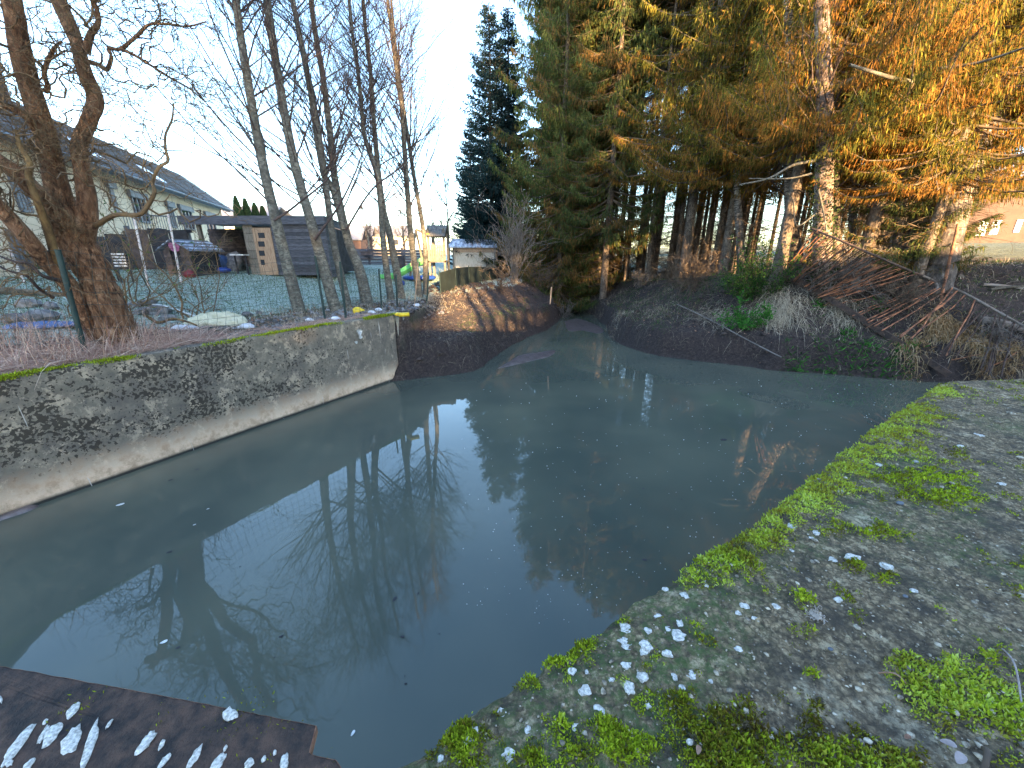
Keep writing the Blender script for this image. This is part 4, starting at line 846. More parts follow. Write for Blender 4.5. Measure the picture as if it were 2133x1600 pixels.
b_ = MB(); b_.box([(a0[0] + a1[0]) / 2, Ys - .03, a0[2] - .16], (a1[0] - a0[0] - .1, .03, .26)); b_.build('trim_board', M['wood_warm'], sh, False)
b_ = MB(); r0, r1, r2, r3 = S_(933, 514, -.25), S_(1037, 514, -.25), S_(1029, 501, 1.2), S_(938, 500, 1.2); r2[2] += .12; r3[2] += .12; b_.quad(r0, r1, r2, r3, .08); b_.quad(r3, r2, r1 + [0, 3, 0], r0 + [0, 3, 0], .08); b_.build('roof', M['frost_roof'], sh, False)
# ---------------------------------------------------------------- green screen fence
gf = thing('screen_fence', 'dark green netting fence in front of the beige shed', 'fence'); gf['kind'] = 'thing'
tp = [(915, 568, 15.6), (948, 559, 17.4), (976, 556, 19.2), (1002, 556, 21), (1027, 555, 22.6), (1058, 552, 25), (1068, 545, 27)]
tops = [at(*q) for q in tp]; n_ = 60; tc = catmull(tops, n_); Vn = []
for k in range(9):
    r_ = tc.copy(); zb0 = height(r_[:, 0], r_[:, 1]) - .05; r_[:, 2] = r_[:, 2] * (1 - k / 8) + zb0 * (k / 8); r_[:, 1] += .05 * vnoise(np.arange(n_) * .35, k * .6, 0, 4) * (k > 0); Vn.append(r_)
b_ = MB(); b_.grid(np.array(Vn)); b_.grid(np.array(Vn)[::-1] + [0, .012, 0]); b_.build('netting', M['net'], gf)
for q in tops: b_ = MB(); b_.tubes([[q[0], q[1] + .05, gz(q[0], q[1]) - .1], [q[0], q[1] + .05, q[2] + .06]], [.025, .025], 6); b_.build('post', M['green_post'], gf)
# ---------------------------------------------------------------- wire mesh fence on the wall
wf = thing('wire_fence', 'sagging dark green wire mesh fence with steel posts above the retaining wall', 'fence'); wf['kind'] = 'thing'
fp = [((120, 520), (164, 702), 6.0, .036), ((656, 533), (677, 664), 9.7, .028), ((708, 545), (720, 663), 9.85, .030), ((789, 560), (794, 646), 11.5, .026), ((825, 572), (827, 640), 12.2, .026), ((893, 568), (887, 628), 13.4, .026)]
tps = []
for (x0, y0), (x1, y1), Y, r in fp:
    p, q = at(x0, y0, Y), at(x1, y1, Y); q[2] = gz(q[0], q[1]) - .1; b_ = MB(); b_.tubes(np.linspace(q, p, 4), np.full(4, r), 8, cap=True); b_.build('post', M['green_post'], wf); tps.append((q + [0, 0, .12], p))
b_ = MB()
def mesh_span(b, A, Bq, sagt, sp=.15, rad=.0032):
    (qa, pa), (qb, pb) = A, Bq; L = np.linalg.norm(pb - pa); nv = max(2, int(L / sp)); hts = np.linspace(0, 1, 9)
    def pt(u, v): 
        base = qa * (1 - u) + qb * u; top = pa * (1 - u) + pb * u; top = top - np.array([0, 0, sagt * 4 * u * (1 - u)]); base = base.copy(); base[2] = max(base[2], gz(base[0], base[1]) + .04)
        p = base * (1 - v) + top * v; w = .03 * vnoise(np.array([u * L * 1.4 + pa[0]]), np.array([v * 3.]), 0, 3)[0]; return p + [w, w, 0]
    VV = np.array([[pt(i / nv, v) for v in hts] for i in range(nv + 1)])
    b.tubes(VV, np.full(VV.shape[:2], rad), 3); VH = np.swapaxes(VV, 0, 1); b.tubes(VH, np.full(VH.shape[:2], rad), 3)
far_l = (np.array([-13.5, 5.0, .1]), np.array([-13.5, 5.0, 1.25]))
seq = [far_l] + tps
for i in range(len(seq) - 1): mesh_span(b_, seq[i], seq[i + 1], (.22 if i < 2 else .08))
tag(b_.build('wire_mesh', M['green_post'], wf), kind='stuff')
# ================================================================== TREES
def spruce_parts(seed, Ht, base, R, nbr, nsp, sprL, sprW, droop, dead=60, r0=.2, lean=.0, hang=.6, pw=.8):
    rg = np.random.default_rng(seed)
    tk = MB(); zs = np.linspace(-.3, Ht, 14); P = np.stack([.05 * fbm(zs * .3, 0, 0, 2, seed) + lean * np.clip(zs, 0, None) ** 1.4 / 10, .05 * fbm(zs * .3, 9, 0, 2, seed), zs], 1); Rr = r0 * (1 - np.clip(zs, 0, Ht) / Ht) ** .85 + .012 + .12 * r0 * (zs < .2)
    tk.tubes(P, Rr, 9)
    lx = lambda z: np.stack([np.interp(z, zs, P[:, 0]), np.interp(z, zs, P[:, 1]), z], -1)
    nb = nbr; z = base + (Ht - base) * rg.uniform(0, .985, nb) ** 1.15; z = np.round(z / .38) * .38 + rg.normal(0, .04, nb); z = np.clip(z, base * .95, Ht - .08); th = rg.uniform(0, 6.283, nb)
    f_ = (Ht - z) / (Ht - base); sect = 1 + .22 * np.sin(th * 2 + seed) ; L = (R * f_ ** pw * rg.uniform(.6, 1.1, nb) + .18) * sect
    k = 8; t = np.linspace(0, 1, k); o = lx(z); dr = droop * rg.uniform(.6, 1.5, nb) * (.4 + .6 * f_)
    out = np.stack([np.cos(th), np.sin(th), 0 * th], 1)
    B = o[:, None] + out[:, None] * (L[:, None] * t)[..., None]; B[:, :, 2] += L[:, None] * (.25 * (1 - f_[:, None]) * t - dr[:, None] * np.sin(t * 2.3) * .7 + .16 * t ** 2.5)
    B += rg.normal(0, .03, B.shape) * t[None, :, None] * L[:, None, None] * .5
    br = MB(); br.tubes(B, np.maximum((.012 + .012 * L)[:, None] * (1 - t * .9), .003), 4)
    if dead:
        zd = rg.uniform(.6, base + .8, dead); td = rg.uniform(0, 6.283, dead); od = lx(zd); Ld = rg.uniform(.4, 1.9, dead) * min(1, R / 2.5)
        Pd = lines(od, np.stack([np.cos(td), np.sin(td), rg.uniform(-.35, .1, dead)], 1), Ld, 5, .12, -.03, rg); Rd = np.linspace(.014, .004, 5)[None] * np.ones((dead, 1)); br.tubes(Pd, Rd, 3)
        p_, d_, r_, _ = brood(Pd, Rd, 4, rg, .2, .8); Pt = lines(p_, d_ + [0, 0, -.3], rg.uniform(.15, .5, len(p_)), 3, .15, -.1, rg); br.tubes(Pt, np.full(Pt.shape[:2], .004), 3)
    pr = L ** 1.35; pr /= pr.sum(); c = rg.choice(nb, nsp, p=pr); tt_ = rg.uniform(.10, 1, nsp) ** .75
    i_ = np.minimum((tt_ * (k - 1)).astype(int), k - 2); fr = (tt_ * (k - 1) - i_)[:, None]; Pp = B[c, i_] * (1 - fr) + B[c, i_ + 1] * fr
    lat = np.stack([-np.sin(th[c]), np.cos(th[c]), 0 * tt_], 1); off = rg.uniform(-1, 1, nsp); off = np.sign(off) * np.abs(off) ** 1.2 * (.10 + .24 * L[c] * (1.12 - tt_))
    Pp = Pp + lat * off[:, None]; Pp[:, 2] -= np.abs(off) * .22
    hg = rg.uniform(0, 1, nsp) < hang
    D = out[c] * .55 + lat * (np.sign(off) * .5)[:, None] + rg.normal(0, .28, (nsp, 3)); D[:, 2] -= .25; D[hg] = D[hg] * .35 + [0, 0, -1.0]
    D /= np.linalg.norm(D, axis=1, keepdims=True); Ls = sprL * rg.uniform(.45, 1.4, nsp) * np.where(hg, 1.35, 1)
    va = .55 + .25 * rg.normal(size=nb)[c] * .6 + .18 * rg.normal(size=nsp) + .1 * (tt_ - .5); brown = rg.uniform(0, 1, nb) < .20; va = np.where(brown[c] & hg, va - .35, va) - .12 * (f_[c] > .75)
    cr = MB(); cr.sprays(Pp, D * Ls[:, None], sprW * rg.uniform(.6, 1.3, nsp), np.clip(va, 0, 1), rg)
    return tk, br, cr
VAR = {}
def spruce_var(key, mat, barkm='bark_spruce', **kw):
    tk, br, cr = spruce_parts(**kw); VAR[key] = [('trunk', tk.mesh('trunk', M[barkm])), ('branches', br.mesh('branches', M['twig_dead'])), ('crown', cr.mesh('crown', M[mat], False))]
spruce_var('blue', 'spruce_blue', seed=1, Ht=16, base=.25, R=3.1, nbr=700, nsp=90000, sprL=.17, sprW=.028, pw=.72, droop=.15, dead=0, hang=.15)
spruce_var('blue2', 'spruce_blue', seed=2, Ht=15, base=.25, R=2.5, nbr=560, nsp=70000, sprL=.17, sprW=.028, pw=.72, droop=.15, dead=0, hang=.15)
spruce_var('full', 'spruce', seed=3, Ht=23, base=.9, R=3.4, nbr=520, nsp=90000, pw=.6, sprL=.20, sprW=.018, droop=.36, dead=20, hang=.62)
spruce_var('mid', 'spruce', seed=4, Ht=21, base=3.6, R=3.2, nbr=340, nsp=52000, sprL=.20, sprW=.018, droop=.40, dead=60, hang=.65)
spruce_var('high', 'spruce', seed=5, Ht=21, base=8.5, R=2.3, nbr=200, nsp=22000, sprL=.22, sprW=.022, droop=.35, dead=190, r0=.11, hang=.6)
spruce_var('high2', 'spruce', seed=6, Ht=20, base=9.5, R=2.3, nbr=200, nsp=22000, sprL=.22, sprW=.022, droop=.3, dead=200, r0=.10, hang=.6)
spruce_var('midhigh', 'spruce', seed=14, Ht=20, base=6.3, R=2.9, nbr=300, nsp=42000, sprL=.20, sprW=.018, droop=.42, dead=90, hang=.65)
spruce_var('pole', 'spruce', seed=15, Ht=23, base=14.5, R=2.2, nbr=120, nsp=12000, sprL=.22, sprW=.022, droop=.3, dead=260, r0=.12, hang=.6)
spruce_var('sun_tint', 'spruce_sun_tint', seed=7, Ht=18, base=4.6, R=3.7, nbr=400, nsp=80000, sprL=.15, sprW=.011, droop=.42, dead=40, r0=.2, hang=.72)
spruce_var('sun_tint2', 'spruce_sun_tint', seed=8, Ht=17, base=3.6, R=3.4, nbr=360, nsp=70000, sprL=.15, sprW=.011, droop=.36, dead=50, r0=.17, hang=.6)
spruce_var('low', 'spruce', seed=9, Ht=5.5, base=.5, R=1.8, nbr=110, nsp=16000, sprL=.14, sprW=.011, droop=.25, dead=4, r0=.07, hang=.3)
def plant(key, x, y, label, cat='spruce', group=None, rz=None, sc=1.0, name='spruce_tree', dz=0):
    t = thing(name, label, cat, (x, y, gz(x, y) + dz), RNG.uniform(0, 6.28) if rz is None else rz, group); t.scale = (sc,) * 3
    for nm, me in VAR[key]:
        o = bpy.data.objects.new(nm, me); COL.objects.link(o); o.parent = t
    return t
def px_pos(px, Y): return at(px, 534, Y)[0], Y
# --- the dark blue pair behind the shed
for px, Y, key, sc, lab in ((1026, 30, 'blue', 1.0, 'dark blue-green spruce with a sharp top behind the beige shed'), (1060, 31.5, 'blue2', 1.10, 'narrower dark spruce right behind the shed spruce, its twin top'), (985, 33, 'blue2', .70, 'short dark spruce at the outer edge, above the shed roof')):
    x, y = px_pos(px, Y); plant(key, x, y, lab, sc=sc)
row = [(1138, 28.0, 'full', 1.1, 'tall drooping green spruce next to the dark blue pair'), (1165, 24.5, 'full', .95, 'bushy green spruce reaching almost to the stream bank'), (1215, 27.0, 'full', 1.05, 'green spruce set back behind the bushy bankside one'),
       (1262, 23.0, 'mid', 1.0, 'drooping spruce with bare lower trunk over the stream mouth'), (1352, 22.0, 'pole', .9, 'spruce with high hanging twigs beside the sky gap'), (1430, 20.0, 'sun_tint', 1.15, 'golden sunlit spruce above the brushwood heap'),
       (1510, 18.5, 'sun_tint2', 1.15, 'sunlit golden spruce with long drooping curtains behind the leafy bush'), (1625, 14.6, 'sun_tint', 1.0, 'broad sunlit golden spruce between the slim birches'), (1800, 13.3, 'sun_tint', .95, 'sunlit golden spruce crown hanging in front of the ivy-clad birch'),
       (1860, 14.6, 'sun_tint2', 1.0, 'sunlit golden spruce behind the fallen railing'), (1925, 12.0, 'sun_tint2', .8, 'sunlit golden spruce right beside the leaning birch'), (1975, 14.5, 'sun_tint', 1.0, 'sunlit golden spruce hanging over the leaning birch'), (2330, 11.5, 'sun_tint', 1.1, 'spruce at the frame edge with boughs reaching over the field')]
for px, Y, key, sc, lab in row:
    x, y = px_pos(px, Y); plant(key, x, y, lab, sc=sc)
# stand behind: thin trunks
rg = np.random.default_rng(12); k = 0; pts = []
tries = 0
while len(pts) < 125 and tries < 4000:
    tries += 1
    px = rg.uniform(1150, 1990); Yf_ = np.interp(px, [1150, 1300, 1500, 1700, 2000], [27, 23.5, 20.5, 17.5, 15.5]); Y = Yf_ + rg.uniform(.2, 13); x, y = px_pos(px, Y)
    if all((x - a_) ** 2 + (y - c_) ** 2 > 1.2 for a_, c_ in pts) and not (1560 < px < 1700 and rg.uniform() < .55): pts.append((x, y))
for x, y in pts:
    pxx = CX + 844 * x / y
    plant('pole' if (1285 < pxx < 1450 or k % 4 == 1) else ('high', 'high2', 'high')[k % 3], x, y, 'thin bare-stemmed spruce standing in the plantation behind the front row', 'spruce', 'spruces in the dense stand', sc=rg.uniform(.85, 1.1)); k += 1
# unseen spruces added behind the camera to throw shade and leave sun streaks
bu = [(-19 + 2.5 * i, 1.05 + .08 * (i % 3), 'full') for i in range(8)] + [(-17.6 + 2.5 * i, 1.2, 'full') for i in range(7)] + [(.1, .85, 'full'), (9.7, 1.0, 'full')]
for u_, y in ((7.9, -19), (9.2, -21)): plant('full', (u_ - .292 * y) / .956, y, 'tall unseen spruce added far behind the viewpoint to throw shade', 'spruce', 'unseen shade spruces added behind the viewpoint', sc=1.15)
for i, (u_, y) in enumerate([(2.9, -11), (3.45, -14), (4.15, -10.5), (4.75, -13), (5.5, -11.5), (6.1, -14)]):
    plant('high2', (u_ - .292 * y) / .956, y, 'slim unseen bare-stemmed spruce added behind the viewpoint to streak the sunlight', 'spruce', 'unseen shade spruces added behind the viewpoint', sc=1.25)
for i, (u_, sc, key) in enumerate(bu):
    y = -35 - (i % 2) * 3 - 6 * (8 <= i < 15); x = (u_ - .292 * y) / .956
    plant(key, x, y, 'tall unseen spruce added far behind the viewpoint to throw shade', 'spruce', 'unseen shade spruces added behind the viewpoint', sc=sc)
gr_ = thing('shade_shed', 'low shed added behind the viewpoint, out of the picture, to block the sun', 'shed'); b_ = MB(); b_.box([5.5, -8, 1.4], (9, 1.6, 2.9)); b_.build('wall', M['wood_brown'], gr_, False); b_ = MB(); b_.box([5.5, -8, 2.92], (9.6, 2.2, .12)); b_.build('roof', M['slate'], gr_, False)  # unseen, added to keep low sun off the slab
bn = thing('shade_barn', 'low timber block added behind the viewpoint, out of the picture, to block the sun', 'shade_barn'); b_ = MB(); b_.box([25, -14, 2.3], (16, 7, 4.8)); b_.build('wall', M['wood_brown'], bn, False)  # unseen, added to block low sun on the right side
b_ = MB(); b_.quad([16.6, -17.9, 4.6], [33.4, -17.9, 4.6], [33.4, -14, 6.6], [16.6, -14, 6.6], .2); b_.quad([33.4, -14, 6.6], [33.4, -10.1, 4.6], [16.6, -10.1, 4.6], [16.6, -14, 6.6], .2); b_.build('roof', M['slate'], bn, False)
# low spruce boughs by the railing
for px, Y, sc, lab in ((1850, 13.2, 1.0, 'taller young spruce between the ivy birch and the white birch'), (1905, 12.6, .9, 'young green spruce close to the leaning birch')):
    x, y = px_pos(px, Y); plant('low', x, y, lab, sc=sc, name='young_spruce')

# ---------------------------------------------------------------- bare trees
def bare_tree(name, label, cat, pts, radii, mt, mtw, seed, nbr, z0, Lb, group=None, sub=7, twig=4, wig=.12, up=.05, ang=.75, curl=0, disp=.12, sides=12, trk=True, rtw=.0035, rsub=.007, cone=True, parent=None, tmin=None, rb=(.010, .012)):
    rg = np.random.default_rng(seed); t = parent or thing(name, label, cat, (0, 0, 0), 0, group)
    P = catmull(pts, 60); n = len(P); R = np.interp(np.linspace(0, 1, n), np.linspace(0, 1, len(radii)), radii)
    b = MB(); b.tubes(P, R, sides)
    if disp:
        V = b.V[-1]; c = np.repeat(P, sides, 0); off = V - c; k = disp * fbm(V[:, 0] * 5, V[:, 1] * 5, V[:, 2] * 2.2, 3, seed) + disp * .5 * vnoise(V[:, 0] * 14, V[:, 1] * 14, V[:, 2] * 3, seed); b.V[-1] = c + off * (1 + k[:, None])
    b.build('trunk', mt, t)
    i0 = int(n * tmin) if tmin is not None else int(np.argmax(P[:, 2] > z0)) ; 
    idx = rg.uniform(i0, n - 2, nbr).astype(int); o = P[idx]; T = P[idx + 1] - P[idx]; T /= np.linalg.norm(T, axis=1, keepdims=True)
    N_ = np.cross(T, rg.normal(size=T.shape)); N_ /= np.linalg.norm(N_, axis=1, keepdims=True); an = ang * rg.uniform(.75, 1.25, (nbr, 1)); D = T * np.cos(an) + N_ * np.sin(an)
    fr = (idx - i0) / max(1, (n - i0)); L = Lb * rg.uniform(.5, 1.15, nbr) * ((1 - .55 * fr) if cone else 1)
    kk = 10; B = lines(o, D, L, kk, wig, up, rg, curl); Rb = np.minimum(R[idx] * .55, rb[0] + rb[1] * L)[:, None] * np.linspace(1, .25, kk)[None]
    b = MB(); b.tubes(B, Rb, 5)
    p_, d_, r_, f_ = brood(B, Rb, sub, rg, .12, .7); L2 = (np.repeat(L, sub) * .45 * rg.uniform(.4, 1.1, len(p_)) * (.45 + .55 * f_)); B2 = lines(p_, d_, L2, 7, wig * 1.3, up, rg, curl * 1.2); R2 = np.minimum(r_ * .7, rsub)[:, None] * np.linspace(1, .45, 7)[None]; b.tubes(B2, R2, 3)
    if twig:
        p_, d_, r_, f_ = brood(B2, R2, twig, rg, .1, .7); L3 = rg.uniform(.12, .42, len(p_)) * min(1.4, Lb / 2); B3 = lines(p_, d_, L3, 5 if curl else 4, wig * 1.5, up, rg, curl * 1.3); b.tubes(B3, np.full(B3.shape[:2], rtw) * np.linspace(1, .6, B3.shape[1])[None], 3)
    b.build('branches', mtw, t); return t, P, R
al_ = [([(627, 662), (585, 500), (545, 330), (505, 100), (484, -60), (440, -420)], 10.6, .135, 'alder with a straight slim trunk nearest the cream sack'),
       ([(703, 660), (650, 470), (605, 300), (556, 0), (520, -380)], 11.2, .135, 'alder behind the first pair of fence posts'),
       ([(729, 648), (694, 500), (669, 312), (625, 80), (590, -100), (560, -400)], 12.0, .10, 'thin alder squeezed in just before the forked one'),
       ([(768, 645), (748, 560), (725, 500), (698, 375), (688, 281), (672, 156), (648, 0), (620, -380)], 12.4, .16, 'thickest alder with a warm patch of sunlight at its foot'),
       ([(816, 636), (800, 520), (787, 375), (759, 281), (750, 187), (727, 0), (705, -350)], 13.6, .105, 'alder between the two fence posts behind the yellow bag'),
       ([(838, 632), (814, 500), (796, 420), (781, 281), (772, 156), (756, 0), (740, -320)], 14.2, .12, 'alder leaning over the middle fence posts'),
       ([(876, 626), (857, 500), (846, 360), (836, 219), (822, 119), (805, -30), (790, -280)], 15.0, .11, 'alder in front of the slide, first of the last pair'),
       ([(887, 624), (884, 500), (861, 360), (842, 234), (826, 110), (815, 0), (800, -260)], 15.4, .09, 'slimmest alder, last of the row by the green net')]
for i, (pp_, Y, r, lab) in enumerate(al_):
    n = len(pp_); pts = [at(x, y, Y + .25 * j) for j, (x, y) in enumerate(pp_)]; pts[0][2] = gz(pts[0][0], pts[0][1]) - .15
    rad = [r * 1.25, r * .98, r * .82] + list(np.linspace(r * .66, r * .38, n - 3)); t, P, R = bare_tree('alder_tree', lab, 'alder', pts, rad, M['bark_alder'], M['twig'], 100 + i, 58, 2.6, 3.9, 'alders along the wire fence', sub=10, twig=4, wig=.08, up=.04, ang=.75, disp=.05, rtw=.0030, rsub=.0055, rb=(.004, .0052))
    if i == 3:
        q = [at(x, y, 12.6) for x, y in ((716, 478), (695, 400), (669, 340), (640, 150), (608, -20), (580, -300))]; b_ = MB(); b_.tubes(catmull(q, 40), np.interp(np.linspace(0, 1, 40), [0, 1], [.10, .04]), 10); b_.build('second_stem', M['bark_alder'], t)
    if i in (0, 1, 3):
        b_ = MB(); s0_ = {0: [(570, 460), (620, 425), (700, 350), (745, 215)], 1: [(655, 500), (705, 430), (740, 360), (760, 300)], 3: [(720, 480), (775, 395), (850, 330), (905, 200)]}[i]; q = catmull([at(x, y, Y + .2 * j) for j, (x, y) in enumerate(s0_)], 24); b_.tubes(q, np.linspace(.035, .012, 24), 6); b_.build('side_limb', M['twig'], t)

# ---------------------------------------------------------------- corkscrew willow
will = thing('corkscrew_willow', 'big corkscrew willow with shaggy brown bark and twisted limbs leaning over the wall', 'willow')
YW = 6.6
def limb(px, rad, nm='limb', disp=.1, sides=16, mat='bark_willow', Ys=None, n=70):
    pts = [at(x, y, YW if Ys is None else Ys[j]) for j, (x, y) in enumerate(px)]; P = catmull(pts, n); R = np.interp(np.linspace(0, 1, n), np.linspace(0, 1, len(rad)), rad) / 844 * YW / 2 * .57
    b = MB(); b.tubes(P, R, sides); V = b.V[-1]; c = np.repeat(P, sides, 0); off = V - c
    k = disp * fbm(V[:, 0] * 6, V[:, 1] * 6, V[:, 2] * 2.0, 3, 7) + disp * .6 * vnoise(V[:, 0] * 22, V[:, 1] * 22, V[:, 2] * 4, 8); b.V[-1] = c + off * (1 + k[:, None]); b.build(nm, M[mat], will); return P, R
LP = []
LP.append(limb([(262, 760), (248, 700), (222, 630), (188, 555), (158, 500), (140, 452), (128, 420)], [150, 116, 100, 94, 96, 84, 60], 'trunk', .10, 28, n=90))
LP.append(limb([(140, 470), (118, 385), (100, 300), (62, 180), (40, 90), (24, 0), (0, -140), (-40, -320)], [78, 64, 58, 52, 48, 44, 38, 26], 'limb', .08, 18, n=90, Ys=[6.6, 6.6, 6.6, 6.5, 6.4, 6.3, 6.2, 6.1]))
LP.append(limb([(170, 505), (182, 430), (170, 350), (166, 300), (188, 245), (198, 205), (176, 150), (160, 90), (130, 20), (95, -70), (80, -260)], [70, 54, 44, 44, 42, 44, 40, 36, 42, 40, 30], 'limb', .07, 18, n=110, Ys=[6.6, 6.6, 6.7, 6.8, 6.8, 6.9, 6.9, 6.9, 7, 7, 7]))
LP.append(limb([(215, 720), (180, 655), (140, 590), (95, 545), (60, 500), (20, 455), (-40, 395), (-120, 330)], [70, 56, 50, 46, 44, 40, 36, 30], 'limb', .06, 16, 'bark_willow', Ys=[6.7, 6.5, 6.3, 6.1, 5.9, 5.8, 5.6, 5.5]))
LP.append(limb([(128, 500), (100, 430), (60, 385), (20, 350), (-40, 320), (-140, 300)], [62, 52, 48, 44, 40, 34], 'limb', .06, 14, 'bark_willow', Ys=[6.5, 6.3, 6.1, 6, 5.9, 5.8]))
LP.append(limb([(122, 560), (100, 480), (78, 420), (60, 370), (62, 340), (40, 300), (34, 270)], [26, 24, 20, 18, 16, 12, 8], 'limb', .05, 10, 'bark_willow_smooth', Ys=[6.2, 6.1, 6, 6, 6, 6, 6]))
LP.append(limb([(180, 128), (205, 135), (222, 145), (232, 120), (226, 100), (250, 102), (285, 75), (310, 52), (345, 50), (390, 55), (430, 45)], [16, 13, 12, 11, 11, 10, 10, 8, 8, 6, 4], 'limb', .04, 8, 'bark_willow', Ys=[6.9, 6.8, 6.8, 6.7, 6.7, 6.7, 6.8, 6.8, 6.9, 7, 7.2]))
LP.append(limb([(250, 102), (280, 115), (320, 140), (360, 165), (395, 185), (430, 215)], [10, 9, 8, 7, 6, 4], 'limb', .04, 8, 'bark_willow', Ys=[6.7, 6.7, 6.8, 7, 7.2, 7.4]))
LP.append(limb([(178, 110), (190, 70), (204, 50), (202, 20), (194, -10), (215, -60)], [24, 18, 14, 12, 12, 8], 'limb', .04, 8, 'bark_willow', Ys=[6.9] * 6))
LP.append(limb([(200, 470), (240, 448), (290, 447), (310, 425), (322, 400), (318, 380), (330, 350), (350, 335), (345, 310), (345, 280), (358, 250), (362, 215)], [18, 15, 14, 14, 12, 10, 10, 9, 8, 7, 6, 4], 'limb', .04, 8, 'twig_willow', Ys=[6.5, 6.4, 6.3, 6.3, 6.3, 6.3, 6.3, 6.4, 6.4, 6.5, 6.6, 6.7]))
LP.append(limb([(95, 190), (100, 180), (92, 150), (108, 110), (118, 95), (128, 86)], [16, 13, 12, 11, 8, 6], 'limb', .04, 8, 'bark_willow', Ys=[6.6, 6.5, 6.4, 6.4, 6.3, 6.3]))
LP.append(limb([(90, 300), (60, 250), (20, 225), (-30, 210)], [26, 20, 18, 14], 'limb', .04, 8, 'bark_willow', Ys=[6.6, 6.4, 6.3, 6.2]))
LP.append(limb([(130, 585), (90, 575), (60, 550), (30, 545), (-10, 530)], [14, 11, 9, 8, 6], 'limb', .04, 8, 'twig', Ys=[6.2, 6, 5.9, 5.8, 5.8]))
LP.append(limb([(110, 620), (80, 600), (55, 575), (20, 565), (-10, 550)], [12, 10, 8, 7, 5], 'limb', .04, 8, 'twig', Ys=[6.2, 6, 5.9, 5.8, 5.8]))
rg = np.random.default_rng(77); b_ = MB()
wts = [0, 40, 40, 16, 16, 9, 22, 22, 18, 22, 10, 14, 8, 8]
for (P, R), m_ in zip(LP, wts):
    if not m_: continue
    o_, d_, r_, f_ = brood(P[None], R[None], m_, rg, .08, 1.0); L = rg.uniform(.35, 1.5, len(o_)); L = np.where(rg.uniform(size=len(o_)) < .25, L * 1.5, L)
    B = lines(o_, d_ + [0, 0, .15], L, 16, .22, .0, rg, .75); Rb = np.minimum(r_ * .5, .004 + .007 * L)[:, None] * np.linspace(1, .3, 16)[None]; b_.tubes(B, Rb, 4)
    p2, d2, r2, _ = brood(B, Rb, 5, rg, .1, .9); B2 = lines(p2, d2, rg.uniform(.2, .7, len(p2)), 11, .22, 0, rg, .85); b_.tubes(B2, np.linspace(.0042, .0022, 11)[None] * np.ones((len(p2), 1)), 3)
    s_ = rg.uniform(size=len(B2)) < .45; p3, d3, r3, _ = brood(B2[s_], np.full((s_.sum(), 11), .003), 3, rg, .1, .9); B3 = lines(p3, d3, rg.uniform(.12, .4, len(p3)), 8, .22, 0, rg, .85); b_.tubes(B3, np.full(B3.shape[:2], .0021), 3)
b_.build('curly_twigs', M['twig_willow'], will)
b_ = MB()       # golden tufts of fresh shoots on the fork
for (x, y, n_) in ((100, 290, 46), (163, 300, 60), (150, 470, 50), (120, 420, 30), (155, 60, 14), (70, 185, 20), (150, 560, 30)):
    o = at(x, y, YW - .25) + rg.normal(0, .07, (n_, 3)); B = lines(o, rg.normal(size=(n_, 3)) * [1, .6, 1], rg.uniform(.15, .5, n_), 9, .25, 0, rg, .6); b_.tubes(B, np.full(B.shape[:2], .0032), 3)
tag(b_.build('young_shoots', M['twig_willow'], will), kind='stuff')
# loose bark strips on the lower trunk
P, R = LP[0]; b_ = MB(); n = 900; ii = rg.integers(4, 84, n); T = (P[ii + 1] - P[ii]); T /= np.linalg.norm(T, axis=1, keepdims=True); th = rg.uniform(0, 6.28, n); u = np.cross(T, [0, 1., 0]); u /= np.linalg.norm(u, axis=1, keepdims=True); v = np.cross(T, u); o = np.cos(th)[:, None] * u + np.sin(th)[:, None] * v
b_.sprays(P[ii] + o * (R[ii] * .98)[:, None], (T * rg.choice([-1, 1], n)[:, None] + o * .16) * rg.uniform(.08, .24, n)[:, None], rg.uniform(.006, .014, n), rg.uniform(0, 1, n), rg); tag(b_.build('bark_strips', M['bark_willow'], will, False), kind='stuff')

# shrub by the willow (several crooked stems)
def shrub(name, label, cat, base, n, L, seed, mat, wig=.2, up=.12, curl=0, r=.012, sub=5, spread=.6, sub2=3, rt=.003, group=None, k=10, subL=.35):
    rg = np.random.default_rng(seed); t = thing(name, label, cat, (0, 0, 0), 0, group); base = np.array(base)
    P0 = base + np.c_[rg.normal(0, .10, (n, 2)), np.zeros(n) - .05]; D = np.c_[rg.normal(0, spread, (n, 2)), np.ones(n)]; B = lines(P0, D, L * rg.uniform(.6, 1.1, n), k, wig, up, rg, curl); Rb = r * np.linspace(1, .3, k)[None] * rg.uniform(.6, 1.2, (n, 1))
    b = MB(); b.tubes(B, Rb, 5); b.build('stems', mat, t); b = MB(); p_, d_, r_, _ = brood(B, Rb, sub, rg, .2, .7); B2 = lines(p_, d_, L * subL * rg.uniform(.4, 1.1, len(p_)), 7, wig, up * .5, rg, curl); R2 = np.full(B2.shape[:2], rt * 1.6); b.tubes(B2, R2, 3)
    if sub2: p_, d_, r_, _ = brood(B2, R2, sub2, rg, .2, .7); B3 = lines(p_, d_, L * subL * .4 * rg.uniform(.4, 1.1, len(p_)), 5, wig, 0, rg, curl); b.tubes(B3, np.full(B3.shape[:2], rt), 3)
    b.build('twigs', mat, t); return t, B2
def gpt(px, py, Y):
    h = hit(px, py)
    if abs(h[1] - Y) < .35 * Y: return h
    p = at(px, py, Y); return np.array([p[0], p[1], gz(p[0], p[1])])
t1, B2 = shrub('bare_shrub', 'crooked half-bare shrub with a few green leaves in front of the lawn', 'shrub', gpt(410, 665, 8.2), 9, 1.9, 21, M['twig_willow'], .22, .02, 0, .020, 7, .75, 4)
